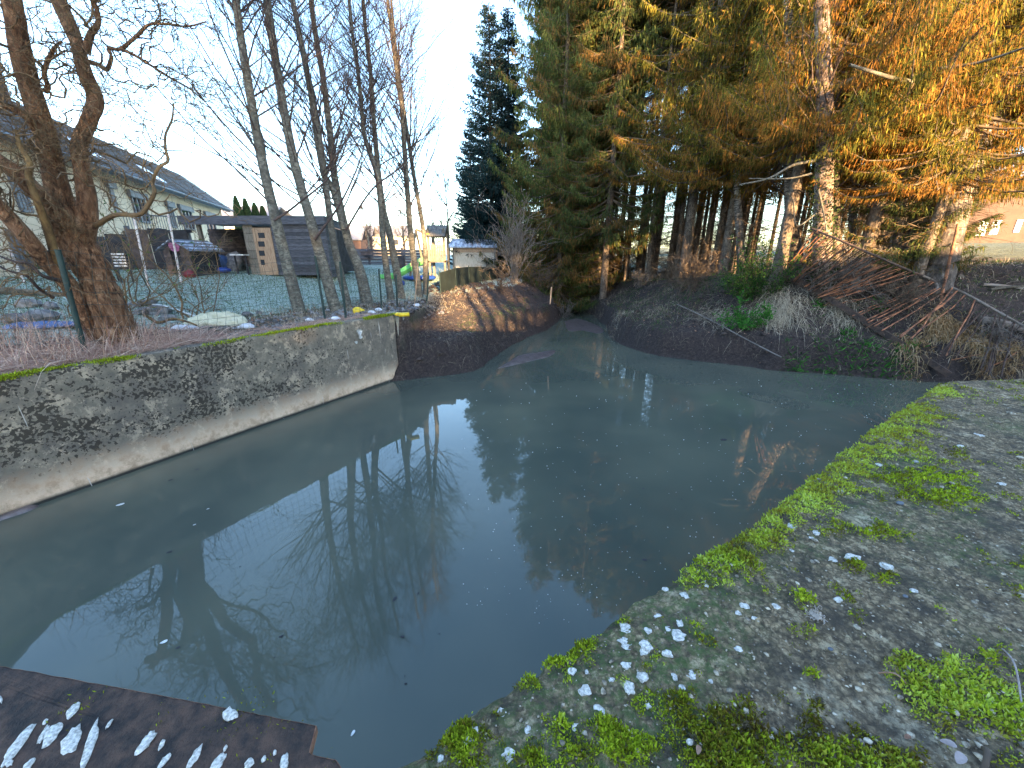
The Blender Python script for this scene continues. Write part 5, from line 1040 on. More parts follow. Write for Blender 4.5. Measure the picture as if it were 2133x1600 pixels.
pp_ = B2.reshape(-1, 3)[::3]; s_ = RNG.uniform(size=len(pp_)) < .5; b_ = MB(); pp_ = pp_[s_]; b_.sprays(pp_, RNG.normal(size=pp_.shape) * .045, np.full(len(pp_), .014), RNG.uniform(0, 1, len(pp_)), RNG); b_.build('leaves', M['laurel'], t1, False)
t1, B2 = shrub('bare_shrub', 'tangled evergreen shrub in front of the house wall beside the willow trunk', 'shrub', gpt(270, 640, 8.6), 12, 3.0, 22, M['twig_willow'], .2, .05, .1, .020, 9, .7, 5)
pp_ = B2.reshape(-1, 3)[::2]; s_ = (RNG.uniform(size=len(pp_)) < .55) & (pp_[:, 2] > 1.0); b_ = MB(); pp_ = pp_[s_]; b_.sprays(pp_, RNG.normal(size=pp_.shape) * .05, np.full(len(pp_), .016), RNG.uniform(0, 1, len(pp_)), RNG); b_.build('leaves', M['laurel'], t1, False)
shrub('bare_shrub', 'pale grey many-stemmed bare shrub at the end of the green screen fence', 'shrub', gpt(1072, 590, 20.5), 26, 3.9, 23, M['twig_grey'], .09, .05, 0, .018, 7, .22, 3, .006)
shrub('bare_shrub', 'low brown scrub in front of the green netting', 'shrub', gpt(1040, 600, 18.5), 22, 1.3, 24, M['twig_dead'], .2, .0, 0, .010, 6, .9, 3, .005)
shrub('bare_shrub', 'reddish scrub on the far bank where the stream disappears', 'shrub', gpt(1120, 600, 23), 24, 1.7, 25, M['twig_dead'], .18, .02, 0, .012, 6, .8, 3, .006)
for i, (px, py, Y, L, lab) in enumerate([(1175, 600, 22, 1.2, 'dry weed stems on the shaded bank under the bushy spruce'), (1250, 605, 21, 1.3, 'dry weed stems just right of the stream mouth'), (1330, 600, 20, 1.1, 'grey scrub at the foot of the stand, behind the spoil heap')]):
    shrub('dry_scrub', lab, 'scrub', gpt(px, py, Y), 26, L, 30 + i, M['twig_grey'], .14, .03, 0, .006, 5, .7, 2, .004)
shrub('brushwood', 'sunlit heap of orange-brown brushwood on the bank under the spruces', 'brushwood', gpt(1440, 590, 18.0), 60, 1.7, 34, M['twig_dead'], .22, -.02, 0, .012, 7, 1.6, 4, .005)
shrub('brushwood', 'second heap of dead twigs left of the leafy bush', 'brushwood', gpt(1395, 580, 19.5), 40, 1.5, 35, M['twig_dead'], .22, -.02, 0, .012, 7, 1.5, 3, .005)
shrub('brushwood', 'dry grey branches tangled through the upper half of the fallen railing', 'brushwood', gpt(1740, 610, 12.5), 46, 1.5, 36, M['twig_grey'], .2, -.01, 0, .010, 7, 1.3, 4, .004)
shrub('brushwood', 'dry brown branches heaped in the middle of the fallen railing', 'brushwood', gpt(1850, 640, 11.5), 40, 1.3, 37, M['twig_dead'], .2, -.02, 0, .010, 7, 1.5, 4, .004)
shrub('brushwood', 'thin bare branches at the lower end of the railing above the slab', 'brushwood', gpt(2080, 720, 9.5), 34, 1.1, 38, M['twig_grey'], .2, -.02, 0, .008, 6, 1.5, 3, .004)
# fork of bare twigs high left of the far spruces (distant bare trees on the horizon)
for i, (px, Y, h, lab) in enumerate([(770, 60, 7, 'distant bare tree over the board fence, nearest the alders'), (842, 55, 8, 'distant bare tree beyond the slide'), (935, 48, 10, 'distant bare tree between the play tower and the dark spruces'), (905, 62, 8, 'far bare tree seen over the play tower roof'), (800, 70, 6, 'small far bare tree on the skyline')]):
    x, y = px_pos(px, Y); z = gz(x, y); bare_tree('bare_tree', lab, 'tree', [(x, y, z - .2), (x + .1, y, z + h * .4), (x - .1, y, z + h)], [.16, .11, .03], M['bark_alder'], M['twig'], 60 + i, 34, z + 1.2, h * .42, sub=8, twig=4, disp=0, sides=6, rtw=.012, rsub=.02)
# thujas behind the carport
for i, (px, Y, h, lab) in enumerate([(515, 44, 6.1, 'pointed dark thuja nearest the house'), (533, 45, 6.0, 'second pointed thuja above the carport roof'), (550, 46, 5.7, 'third thuja above the carport roof'), (565, 47, 5.5, 'thuja partly behind the first alder trunk')]):
    x, y = px_pos(px, Y); z = gz(x, y); n = 9000; rg = np.random.default_rng(i); u = rg.uniform(0, 1, n); th = rg.uniform(0, 6.28, n); rad = .62 * np.sin(np.clip((1 - u), 0, 1) ** .7 * 1.6) * rg.uniform(.75, 1.03, n); P = np.stack([x + rad * np.cos(th), y + rad * np.sin(th), z + .2 + u * h], 1)
    tt_ = thing('thuja', lab, 'thuja', group='thujas behind the carport'); b_ = MB(); b_.sprays(P, np.stack([np.cos(th) * .1, np.sin(th) * .1, 0 * th + .22], 1), np.full(n, .035), rg.uniform(0, 1, n), rg); b_.build('crown', M['thuja'], tt_, False)
    b_ = MB(); b_.tubes([[x, y, z - .1], [x, y, z + h * .8]], [.12, .03], 6); b_.build('trunk', M['bark_alder'], tt_)

# ---------------------------------------------------------------- birches on the right
bi = [([(1660, 600), (1650, 480), (1646, 330), (1650, 160), (1640, 0)], 15.5, 30, 'slim pale birch with a dark scaly foot left of the railing'),
      ([(1545, 585), (1540, 480), (1535, 380), (1530, 250)], 17.5, 20, 'thin birch beside the leafy bush'),
      ([(1712, 640), (1712, 520), (1716, 400), (1718, 250), (1716, 150), (1710, 0)], 12.8, 44, 'thick birch wrapped in dark ivy behind the railing apex'),
      ([(1738, 600), (1738, 480), (1738, 330), (1742, 160)], 13.6, 26, 'smooth brown-grey stem right behind the ivy birch'),
      ([(1768, 600), (1776, 450), (1788, 280), (1800, 100), (1806, -60)], 14.6, 18, 'slender birch with a sunlit edge right of the ivy birch'),
      ([(1885, 570), (1890, 470), (1905, 330), (1930, 200), (1965, 60), (1990, -80)], 13.0, 42, 'white birch behind drooping spruce boughs, leaning slightly'),
      ([(1862, 600), (1880, 400), (1900, 250), (1912, 100), (1920, -50)], 13.0, 26, 'pale birch set back behind the leaning white one'),
      ([(1945, 600), (1962, 530), (1985, 440), (2020, 340), (2070, 230), (2133, 120)], 12.0, 78, 'thick leaning birch with dark fissured foot beside the rusty post')]
BT = []
for i, (pp_, Y, wpx, lab) in enumerate(bi):
    pts = [at(x, y, Y + .1 * j) for j, (x, y) in enumerate(pp_)]; pts[0][2] = gz(pts[0][0], pts[0][1]) - .2; n = len(pts)
    slope = 1.0
    r = wpx / 844 * Y / 2 * (.70 if wpx > 60 else .8); t, P, R = bare_tree('birch_tree', lab, 'birch', pts, list(np.linspace(r * 1.08, r * .62, n)), M[{2: 'bark_birch_old', 3: 'bark_spruce'}.get(i, 'bark_birch')], M['twig'], 200 + i, 16, 3.2, 2.2, 'birches among the spruces', sub=6, twig=3, disp=.05, sides=16, up=.02); BT.append(t)
    if i == 2:
        b_ = MB(); n_ = 4200; ii = rg.integers(2, 38, n_) if False else np.random.default_rng(5).integers(2, 36, n_); th = RNG.uniform(0, 6.28, n_); o = np.stack([np.cos(th), np.sin(th), 0 * th], 1); b_.sprays(P[ii] + o * (R[ii] * RNG.uniform(.95, 1.5, n_))[:, None] + RNG.normal(0, .04, (n_, 3)), RNG.normal(size=(n_, 3)) * .035 + [0, 0, -.02], np.full(n_, .022), RNG.uniform(0, 1, n_), RNG); tag(b_.build('ivy', M['ivy'], t, False), kind='stuff')
def branch_line(px, rad, mat, par, nm='bough', Ys=(10, 10)):
    n = len(px); pts = [at(x, y, Ys[0] + (Ys[1] - Ys[0]) * j / (n - 1)) for j, (x, y) in enumerate(px)]; b = MB(); P = catmull(pts, 26); b.tubes(P, np.interp(np.linspace(0, 1, 26), np.linspace(0, 1, len(rad)), rad), 7); b.build(nm, mat, par); return P
for (px, rad, Ys), ti in zip((([(1695, 335), (1650, 345), (1600, 372), (1540, 385)], [.045, .03, .02], (12.8, 12.2)), ([(1700, 445), (1660, 470), (1652, 420), (1640, 400)], [.025, .012], (12.7, 12.4)), ([(1900, 172), (1850, 160), (1770, 135)], [.055, .03], (11.6, 11.0)), ([(1960, 150), (2010, 95), (2050, 55)], [.06, .03], (11.4, 10.5)),
                     ([(1950, 145), (2040, 130), (2133, 100)], [.05, .03, .02], (11.4, 10)), ([(2000, 372), (2060, 372), (2133, 355)], [.04, .03, .025], (11.9, 11.0)), ([(1705, 395), (1715, 440), (1722, 480)], [.03, .02], (12.5, 12.4)), ([(1690, 362), (1640, 372), (1560, 372)], [.03, .02, .015], (12.6, 12.3))), (2, 2, 6, 5, 5, 7, 2, 2)):
    branch_line(px, rad, M['bark_alder'], BT[ti], 'bough', Ys)
# ================================================================== DETAIL
# ---- collapsed rusty railing on the right bank
rl = thing('fallen_railing', 'collapsed rusty iron railing lying slanted down the bank to the water', 'railing')
top = [(1690, 476, 12.2), (1760, 505, 11.8), (1830, 536, 11.3), (1900, 566, 10.7), (1960, 590, 10.1), (2010, 612, 9.6), (2070, 645, 9.0), (2133, 680, 8.3), (2200, 715, 7.7)]
bot = [(1622, 590, 13.6), (1690, 630, 13.0), (1740, 662, 12.4), (1800, 703, 11.9), (1880, 752, 11.2), (1962, 799, 10.4)]
hb = [hit(x, y) + [0, -.10, .24] for x, y, _ in bot]
def above(x, y, k): h = hit(x, y); return at(x, y, h[1] * k)
ht = [at(top[0][0], top[0][1], hb[0][1] * .93), at(top[1][0], top[1][1], hb[1][1] * .93)] + [above(x, y, .93 if x < 1950 else .96) if y > 560 else at(x, y, np.interp(x, [1622, 1962], [hb[0][1], hb[-1][1]]) * .97) for x, y, _ in top[2:]]
Pt_, Pb_ = catmull(ht, 80), catmull(hb, 80)
b_ = MB(); b_.tubes(Pt_[:34], np.full(34, .03), 6); b_.build('top_rail', M['rust_dark'], rl); b_ = MB(); b_.tubes(Pt_[33:], np.full(47, .036), 7); b_.build('cable', M['twig_grey'], rl)
b_ = MB(); b_.beam(Pb_[0] + [0, 0, .06], Pb_[26] + [0, 0, .06], .10, .15); b_.beam(Pb_[26] + [0, 0, .06], Pb_[79] + [0, 0, .04], .10, .15); b_.build('bottom_rail', M['rust_dark'], rl, False)
rg = np.random.default_rng(5)
def bar(p, q, r, m, sag=.0):
    b_ = MB(); P = np.linspace(V3(p) + rg.normal(0, .03, 3), V3(q) + rg.normal(0, .07, 3) * [1, 1, .3], 5); P[1:-1] += rg.normal(0, .025, (3, 3)); P[:, 2] -= sag * np.sin(np.linspace(0, math.pi, 5)); b_.tubes(P, np.full(5, r), 5); b_.build('bar', m, rl)
for i in range(36):
    u = i / 35; bar(Pt_[int(1 + u * 30)], Pb_[int(np.clip(u * 26 - 1 + rg.normal(0, .4), 0, 79))] + [0, 0, .02], .015, M['rust'] if rg.uniform() < .7 else M['rust_dark'])
for (x0, y0, x1, y1) in ((1695, 490, 1672, 580), (1705, 530, 1620, 560), (1850, 560, 1700, 650), (1900, 590, 1740, 640), (1960, 600, 1800, 690), (1800, 620, 1715, 640)):
    q_ = hit(x1, y1); bar(at(x0, y0, q_[1] * .95), q_ + [0, 0, .05], .010, M['rust'])
for i in range(24):
    if i in (5, 11, 12, 18): continue
    u = i / 23 + rg.normal(0, .008); u = min(max(u, 0), 1); p = Pt_[int(36 + u * 30)]; q = Pb_[int(np.clip(40 + u * 39 + rg.normal(0, 1.5), 0, 79))] + np.array([u * .9, -.4 * u, .06]); bar(p, q, .019 if i % 5 else .014, M['rust'] if u < .6 else M['rust_dark'], .03)
for i in range(12):
    u = i / 11; p = Pt_[int(66 + u * 13)]; q = hit(2000 + u * 160, 788 - u * 8); bar(p, q + [0, 0, .1], .010, M['rust_dark'], .04)
for (x0, y0, x1, y1, Y) in ((1980, 765, 2070, 752, 9.0), (2040, 785, 2133, 740, 8.6)): bar(hit(x0, y0) + [0, 0, .1], hit(x1, y1) + [0, 0, .15], .014, M['rust'])
# broken dark rail half sunk in the water already part of bottom rail; rusty post by the leaning birch
b_ = MB(); p, q = at(1996, 466, 11.6), at(1976, 580, 11.6); q[2] = gz(q[0], q[1]) - .1; b_.tubes(np.linspace(q, p, 5), np.full(5, .035), 7, cap=True); tag(b_.build('rusty_post', M['rust']), 'rust brown steel post right beside the thick leaning birch', 'post')
# ---- logs
def log(p, q, r, label, mat='log', cat='log', n=16, name='fallen_log'):
    p, q = V3(p), V3(q); b = MB(); P = np.linspace(p, q, n); P += np.c_[np.zeros((n, 2)), .03 * np.sin(np.linspace(0, 5, n))]; R = r * (1 + .12 * vnoise(np.arange(n) * .7, 0, 0, 3)); b.tubes(P, R, 10, rg.uniform(0, 1), True); return tag(b.build(name, M[mat]), label, cat)
log(hit(1835, 542) + [0, 0, .06], hit(2000, 582) + [0, 0, .06], .07, 'pale broken log lying along the fallen railing by the birch foot', 'twig_grey')
log(hit(2045, 598) + [0, 0, .06], hit(2200, 622) + [0, 0, .06], .045, 'pale grey pole on the grass above the reeds', 'twig_grey'); log(hit(2060, 610) + [0, 0, .06], hit(2190, 606) + [0, 0, .06], .04, 'dark mossy pole crossing behind the pale grey one')
log(hit(2035, 672) + [0, 0, .05], hit(2180, 704) + [0, 0, .05], .10, 'thick pale weathered log on the bank at the frame edge', 'twig_grey')
log(hit(-40, 612) + [0, 0, .06], hit(135, 618) + [0, 0, .06], .085, 'dark mossy beam at the near edge of the lawn', 'log')
log(hit(1410, 640) + [0, 0, .1], onz(1628, 742, -1.1), .018, 'long pale stick sticking over the straw tuft to the water', 'twig_grey', 'stick', name='stick'); log(hit(1552, 590) + [0, 0, .06], hit(1640, 630) + [0, 0, .06], .016, 'thin pale stick poking out left of the bottom rail', 'twig_grey', 'stick', name='stick')
log(hit(320, 640) + [0, 0, .06], hit(430, 668) + [0, 0, .06], .018, 'white plastic pipe pointing at the cream sack', 'white', 'pipe', name='pipe')
log(at(1149, 598, 15.6), at(1146, 632, 15.5), .03, 'short pale wooden stake at the tip of the left bank', 'wood_warm', 'stake', name='stake')
log(at(872, 540, 12.4), at(862, 650, 12.0), .012, 'thin white cane leaning by the middle fence posts', 'wood_warm', 'cane', name='cane')
# dead root stick beside the willow
b_ = MB(); cv = catmull([at(x, y, 7.6) for x, y in ((300, 655), (330, 672), (360, 664), (395, 672), (410, 678))], 20); b_.tubes(cv, np.linspace(.03, .015, 20), 7); tag(b_.build('root', M['bark_willow_smooth']), 'twisted brown root lying between the willow foot and the cream sack', 'root')

# ---- straw and grasses (nobody could count them)
def scatter(n, fpos, L, Wd, elev, sag, seed, mat, name, var=(0, 1), k=4, spread=6.283, az=0, parent=None, zoff=0.0):
    rg = np.random.default_rng(seed); XY = fpos(n, rg); z = height(XY[:, 0], XY[:, 1]) + zoff; m_ = len(XY); a_ = az + rg.uniform(-spread / 2, spread / 2, m_); e_ = rg.uniform(*elev, m_)
    D = np.stack([np.cos(a_) * np.cos(e_), np.sin(a_) * np.cos(e_), np.sin(e_)], 1); l = rg.uniform(*L, m_); b = MB(); b.blades(np.c_[XY, z], D, l, Wd * rg.uniform(.6, 1.3, m_), rg.uniform(*sag, m_), rg.uniform(*var, m_), k, rg)
    return tag(b.build(name, M[mat], parent), kind='stuff')
def wallstrip(a0, a1, s0, s1, pw=1.0):
    def f(n, rg):
        u = rg.uniform(a0, a1, n); v = s0 + (s1 - s0) * rg.uniform(0, 1, n) ** pw; return np.stack([WA[0] + wd[0] * u + wn[0] * v, WA[1] + wd[1] * u + wn[1] * v], 1)
    return f
def clumpy(f, sc, thr, seed=5):
    def g(n, rg): XY = f(int(n * 2.4), rg); k = fbm(XY[:, 0] * sc, XY[:, 1] * sc, 0, 3, seed) > thr; return XY[k][:n]
    return g
wa = math.atan2(wd[1], wd[0])
scatter(24000, wallstrip(-3.5, 2.8, .22, 1.7, 1.1), (.25, .95), .006, (-.05, .5), (.1, .7), 1, 'straw', 'dead_grass', zoff=.02, az=wa + 1.57, spread=3.5)
scatter(7000, wallstrip(2.2, 6.6, .13, .8, 1.3), (.15, .5), .005, (-.05, .35), (.05, .5), 2, 'straw', 'dead_grass', zoff=.02, az=wa + 1.57, spread=3.6)
scatter(2600, clumpy(wallstrip(-3.2, 2.2, .3, 3.0), 1.5, -.05), (.4, 1.1), .006, (.7, 1.5), (.1, .8), 3, 'straw', 'tall_dead_grass')
scatter(2600, clumpy(wallstrip(3.0, 12, .6, 2.2), 1.2, .05), (.08, .35), .005, (.2, 1.5), (.1, .9), 4, 'straw_pale', 'dead_grass')
scatter(2200, wallstrip(2, 14, 1.6, 3.0), (.08, .26), .006, (.5, 1.5), (.1, .6), 5, 'straw_pale', 'lawn_edge_grass')
# short frosty grass on the lawn
def lawn_pts(n, rg): XY = np.stack([rg.uniform(-16, -1.5, n), rg.uniform(7, 24, n)], 1); s, al_ = sideof(XY[:, 0], XY[:, 1]); return XY[(s > 2.1) & (s < 13)]
b_ = scatter(70000, lawn_pts, (.03, .09), .007, (.6, 1.5), (.1, .8), 6, 'grass', 'lawn_grass', (.1, 1), k=2)
M['frost'] = leafy('frosty_blades', [(0, (.14, .22, .14)), (.5, (.42, .56, .50)), (1, (.72, .82, .84))], .2); scatter(70000, lawn_pts, (.03, .08), .008, (.5, 1.5), (.1, .8), 66, 'frost', 'frosty_lawn_grass', (0, 1), k=2)
# bank faces
def bankpts(poly_px, lo, hi):
    P = np.array([onz(x, y, WZ)[:2] for x, y in poly_px]); d_ = np.diff(P, axis=0); L = np.r_[0, np.cumsum(np.hypot(*d_.T))]
    def f(n, rg):
        u = rg.uniform(0, L[-1], n); x, y = np.interp(u, L, P[:, 0]), np.interp(u, L, P[:, 1]); i = np.clip(np.searchsorted(L, u) - 1, 0, len(d_) - 1); nn = np.stack([-d_[i, 1], d_[i, 0]], 1); nn /= np.linalg.norm(nn, axis=1, keepdims=True); v = rg.uniform(lo, hi, n)
        return np.stack([x, y], 1) + nn * v[:, None]
    return f
scatter(5200, bankpts(wl[:9], .05, 3.0), (.08, .34), .0035, (-.5, 1.0), (.3, 1.3), 7, 'straw_pale', 'bank_roots', (0, .7))
scatter(1500, clumpy(bankpts(wl[5:11], .3, 1.2), 2, .1), (.08, .25), .004, (.0, 1.2), (.3, 1.2), 8, 'grass', 'bank_grass', (.3, 1))
scatter(5000, bankpts(wr[3:], .15, 3.6), (.08, .34), .0038, (-.5, 1.0), (.3, 1.3), 9, 'straw_pale', 'bank_roots', (0, .6))
scatter(9000, clumpy(bankpts(wr[:8], .3, 5), .8, -.1), (.06, .30), .008, (.2, 1.5), (.2, 1.0), 10, 'grass', 'undergrowth', (0, .8), k=3)
scatter(6000, clumpy(lambda n, rg: np.stack([rg.uniform(3, 14, n), rg.uniform(16.5, 27, n)], 1), .7, -.1, 9), (.15, .55), .007, (.4, 1.5), (.2, .9), 11, 'straw_pale', 'forest_undergrowth', (0, .5), k=3)
scatter(7000, lambda n, rg: np.stack([rg.uniform(9, 17, n), rg.uniform(6.5, 13.5, n)], 1), (.1, .4), .007, (.1, 1.4), (.2, 1.0), 12, 'straw_pale', 'bank_top_grass', (0, .9), k=3)
scatter(5000, clumpy(lambda n, rg: np.stack([rg.uniform(9, 17, n), rg.uniform(6.5, 14, n)], 1), .6, .0, 4), (.06, .22), .009, (.2, 1.4), (.2, 1.0), 13, 'grass', 'bank_top_green', (.2, 1), k=3)
scatter(3800, wallstrip(4, 10, .4, 3.0), (.06, .2), .006, (-.1, .6), (.1, .5), 14, 'straw_pale', 'litter_stalks', (0, 1), k=2)
# ---- tussocks: each a thing
def tussock(px, py, Y, n, L, label, mat='straw_pale', az=0, spread=6.283, elev=(.4, 1.5), sag=(.5, 1.5), wid=.007, rad=.25, seed=0, name='grass_tussock', var=(0, 1), dz=0.0, cat='grass tuft'):
    rg = np.random.default_rng(seed); p = hit(px, py); a_ = az + rg.uniform(-spread / 2, spread / 2, n); e_ = rg.uniform(*elev, n); D = np.stack([np.cos(a_) * np.cos(e_), np.sin(a_) * np.cos(e_), np.sin(e_)], 1)
    P = p + np.c_[rg.normal(0, rad, (n, 2)), np.zeros(n)]; P[:, 2] = height(P[:, 0], P[:, 1]) + dz; b = MB(); b.blades(P, D, rg.uniform(L * .4, L, n), np.full(n, wid), rg.uniform(*sag, n), rg.uniform(*var, n), 5, rg); return tag(b.build(name, M[mat]), label, cat)
tussock(1620, 640, 13.2, 900, 1.15, 'big tuft of pale bleached straw hanging over the bank edge below the leafy bush', az=-1.9, spread=2.6, elev=(-.1, .9), sag=(.6, 1.4), wid=.006, rad=.34, seed=1, var=(.35, 1))
tussock(1500, 660, 13.6, 520, .85, 'pale straw tuft left of the big bleached one on the bank lip', az=-1.9, spread=3, elev=(-.1, .8), sag=(.5, 1.4), wid=.005, rad=.4, seed=2, var=(.2, 1))
tussock(1590, 600, 14.2, 240, .9, 'drooping pale stalks right under the leafy bush', az=-1.6, spread=3, elev=(.3, 1.2), sag=(.8, 1.6), wid=.006, rad=.15, seed=3, var=(.4, 1))
tussock(1370, 650, 14.4, 420, .6, 'small grassy tuft on the left end of the right bank', az=-1.9, spread=4, sag=(.6, 1.5), wid=.005, rad=.5, seed=4, var=(.1, .8))
tussock(1290, 670, 15.8, 260, .55, 'frayed dry grass where the right bank meets the stream', az=-2.4, spread=3, sag=(.6, 1.5), wid=.005, rad=.3, seed=5)
tussock(1750, 650, 12.2, 380, .7, 'pale straw tuft hanging between the bottom rail and the bars', az=-1.9, spread=3, elev=(-.1, .9), sag=(.6, 1.4), wid=.005, rad=.25, seed=6, var=(.4, 1))
for i, (px, py, Y, n, L, lab) in enumerate([(1960, 690, 9.3, 750, .85, 'arching brown reed tussock in the middle of the fallen railing'), (2040, 720, 8.7, 750, .8, 'brown reed tussock to the right of the biggest one'), (1900, 730, 9.9, 420, .6, 'small reed tussock low by the water end of the railing'), (2110, 740, 8.0, 500, .6, 'shaded reed tussock at the frame edge above the slab')]):
    tussock(px, py, Y, n, L, lab, 'reed', sag=(.7, 1.6), elev=(.5, 1.4), wid=.012, rad=.22, seed=20 + i, name='reed_tussock', var=(.2, .9), cat='reed tuft')
for i, (px, py, Y) in enumerate([(1640, 762, 11.4), (1665, 768, 11.1), (1700, 755, 11.3), (1725, 770, 10.9), (1750, 745, 11.2), (1780, 765, 10.8), (1815, 760, 10.7), (1840, 775, 10.5), (1860, 755, 10.7), (1885, 770, 10.4), (1800, 740, 11.0), (1900, 735, 10.3), (1765, 700, 11.9), (1830, 640, 11.6), (1700, 640, 12.6)]):
    rg = np.random.default_rng(40 + i); p = hit(px, py); n = 70; where = ['at the left end of the row, below the pale straw tuft', 'second from the left end of the row', 'just above the row near its left end', 'in the left half of the waterline row', 'raised a little above the left half of the row', 'at the waterline in the middle of the row', 'just right of the middle of the row', 'low on the water right of the middle', 'above the right part of the row', 'at the waterline nearest the sunken rail', 'high on the bare soil above the row', 'beside the lower reed tussock', 'on the soil under the railing bars', 'between the railing bars by the birch foot', 'behind the bottom rail below the ivy birch'][i]; a_ = rg.uniform(0, 6.28, n); P = p + np.c_[rg.normal(0, .10, (n, 2)), np.zeros(n)]; P[:, 2] = np.maximum(height(P[:, 0], P[:, 1]), WZ + .02) + .01; b = MB()
    b.sprays(P, np.stack([np.cos(a_), np.sin(a_), rg.uniform(.2, 1.4, n)], 1) * rg.uniform(.05, .16, (n, 1)), np.full(n, .016), rg.uniform(0, 1, n), rg); tag(b.build('water_weed', M['weed'], None, False), 'bright green weed tuft ' + where, 'weed', 'green weeds along the waterline')
# ---- leafy bush
t1, B2 = shrub('leafy_bush', 'glossy green leafy bush between the spoil heap and the fallen railing', 'bush', gpt(1565, 640, 14.0), 18, 2.0, 51, M['twig'], .12, .06, 0, .012, 10, .45, 4)
pp_ = B2.reshape(-1, 3); pp_ = np.repeat(pp_, 5, 0) + RNG.normal(0, .07, (len(pp_) * 5, 3)); b_ = MB(); b_.sprays(pp_, RNG.normal(size=pp_.shape) * .045, np.full(len(pp_), .020), np.clip(RNG.normal(.5, .25, len(pp_)), 0, 1), RNG); b_.build('leaves', M['laurel'], t1, False)
t1, B2 = shrub('leafy_bush', 'low bright green leafy shoots hanging in front of the glossy bush', 'bush', gpt(1545, 690, 13.4), 9, 1.0, 52, M['twig'], .12, .0, 0, .008, 8, .5, 3)
pp_ = B2.reshape(-1, 3); pp_ = np.repeat(pp_, 3, 0) + RNG.normal(0, .05, (len(pp_) * 3, 3)); b_ = MB(); b_.sprays(pp_, RNG.normal(size=pp_.shape) * .05, np.full(len(pp_), .022), RNG.uniform(.3, 1, len(pp_)), RNG); b_.build('leaves', M['weed'], t1, False)
# ---- stones and rubble
def stones(spec, base, group):
    for i, (px, py, Y, s_, lab) in enumerate(spec):
        p = hit(px, py); p[2] += s_ * .25; b = MB(); b.rock(p, (s_, s_ * RNG.uniform(.6, .9), s_ * RNG.uniform(.4, .6)), RNG, RNG.uniform(0, 1), .3, 10, 7, RNG.uniform(0, 6)); tag(b.build('stone', M['stone'], None, False), lab, 'stone', group)
stones([(298, 655, 8.2, .22, 'rounded grey stone right behind the willow foot'), (330, 655, 8.3, .26, 'largest grey stone of the heap behind the willow'), (350, 668, 8.0, .18, 'grey stone near the white pipe'), (280, 640, 8.6, .2, 'dark stone at the lawn edge behind the willow trunk'), (262, 665, 8.0, .16, 'small stone against the willow trunk'), (310, 636, 8.8, .2, 'flat stone at the back of the heap by the lawn'), (60, 640, 8.2, .24, 'flat stone below the mossy beam, left'), (110, 645, 8.1, .2, 'stone left of the thick green post'), (180, 640, 8.3, .26, 'bluish stone between the green post and the willow'), (35, 672, 7.4, .24, 'pale stone in the straw at the frame edge'), (85, 668, 7.6, .3, 'long flat stone in the straw below the beam'), (540, 655, 9.3, .10, 'small round stone right of the cream sack'), (515, 660, 9.0, .13, 'grey stone touching the cream sack'), (508, 668, 8.8, .1, 'small stone in front of the cream sack')], 0, 'stones of the rubble heap by the willow')
b_ = MB(); rg = np.random.default_rng(9)
for i in range(420):
    u, v = rg.uniform(2.5, 9.6), rg.uniform(.35, 2.2); x, y = WA + wd * u + wn * v; r = rg.uniform(.02, .085); b_.rock((x, y, gz(x, y) + r * .3), (r, r * .8, r * .55), rg, rg.uniform(0, 1), .35, 7, 5, rg.uniform(0, 6))
bq = MB()
for i in range(260):
    x, y = rg.uniform(-3.6, -.9), rg.uniform(15.5, 20); r = rg.uniform(.03, .13)
    if gz(x, y) < -.35: continue
    bq.rock((x, y, gz(x, y) + r * .2), (r, r * .8, r * .6), rg, rg.uniform(0, .5), .4, 7, 5, rg.uniform(0, 6))
tag(b_.build('rubble', M['stone'], None, False), kind='stuff')
b_ = MB()
for i in range(2600):
    f = bankpts(wl[:12], .1, 2.8) if i % 2 else bankpts(wr[3:], .1, 3.4); x, y = f(1, rg)[0]; r = rg.uniform(.012, .06) * (1 + (rg.uniform() < .06)); b_.rock((x, y, gz(x, y) + r * .1), (r, r * .8, r * .6), rg, rg.uniform(0, 1), .4, 6, 5, rg.uniform(0, 6))
M['clod'] = simple('soil_clod', (.018, .013, .012), (.10, .072, .062), 12, .95, .6, .01); tag(b_.build('soil_clods', M['clod'], None, False), kind='stuff'); tag(bq.build('spoil_lumps', M['clod'], None, False), kind='stuff')
# ---- dead leaves
b_ = MB(); n = 5200; XY = np.vstack([wallstrip(-1, 9.6, .3, 2.6)(1900, rg), np.stack([rg.uniform(2.8, 16, 2600), rg.uniform(7, 22, 2600)], 1)]); z = height(XY[:, 0], XY[:, 1]); ok = z > WZ + .1; P = np.c_[XY, z + .012][ok]
D = rg.normal(size=P.shape) * [1, 1, .25]; D /= np.linalg.norm(D, axis=1, keepdims=True); b_.sprays(P, D * rg.uniform(.04, .10, len(P))[:, None], rg.uniform(.01, .03, len(P)), rg.uniform(0, 1, len(P)), rg); tag(b_.build('fallen_leaves', M['leaf_dead'], None, False), kind='stuff')
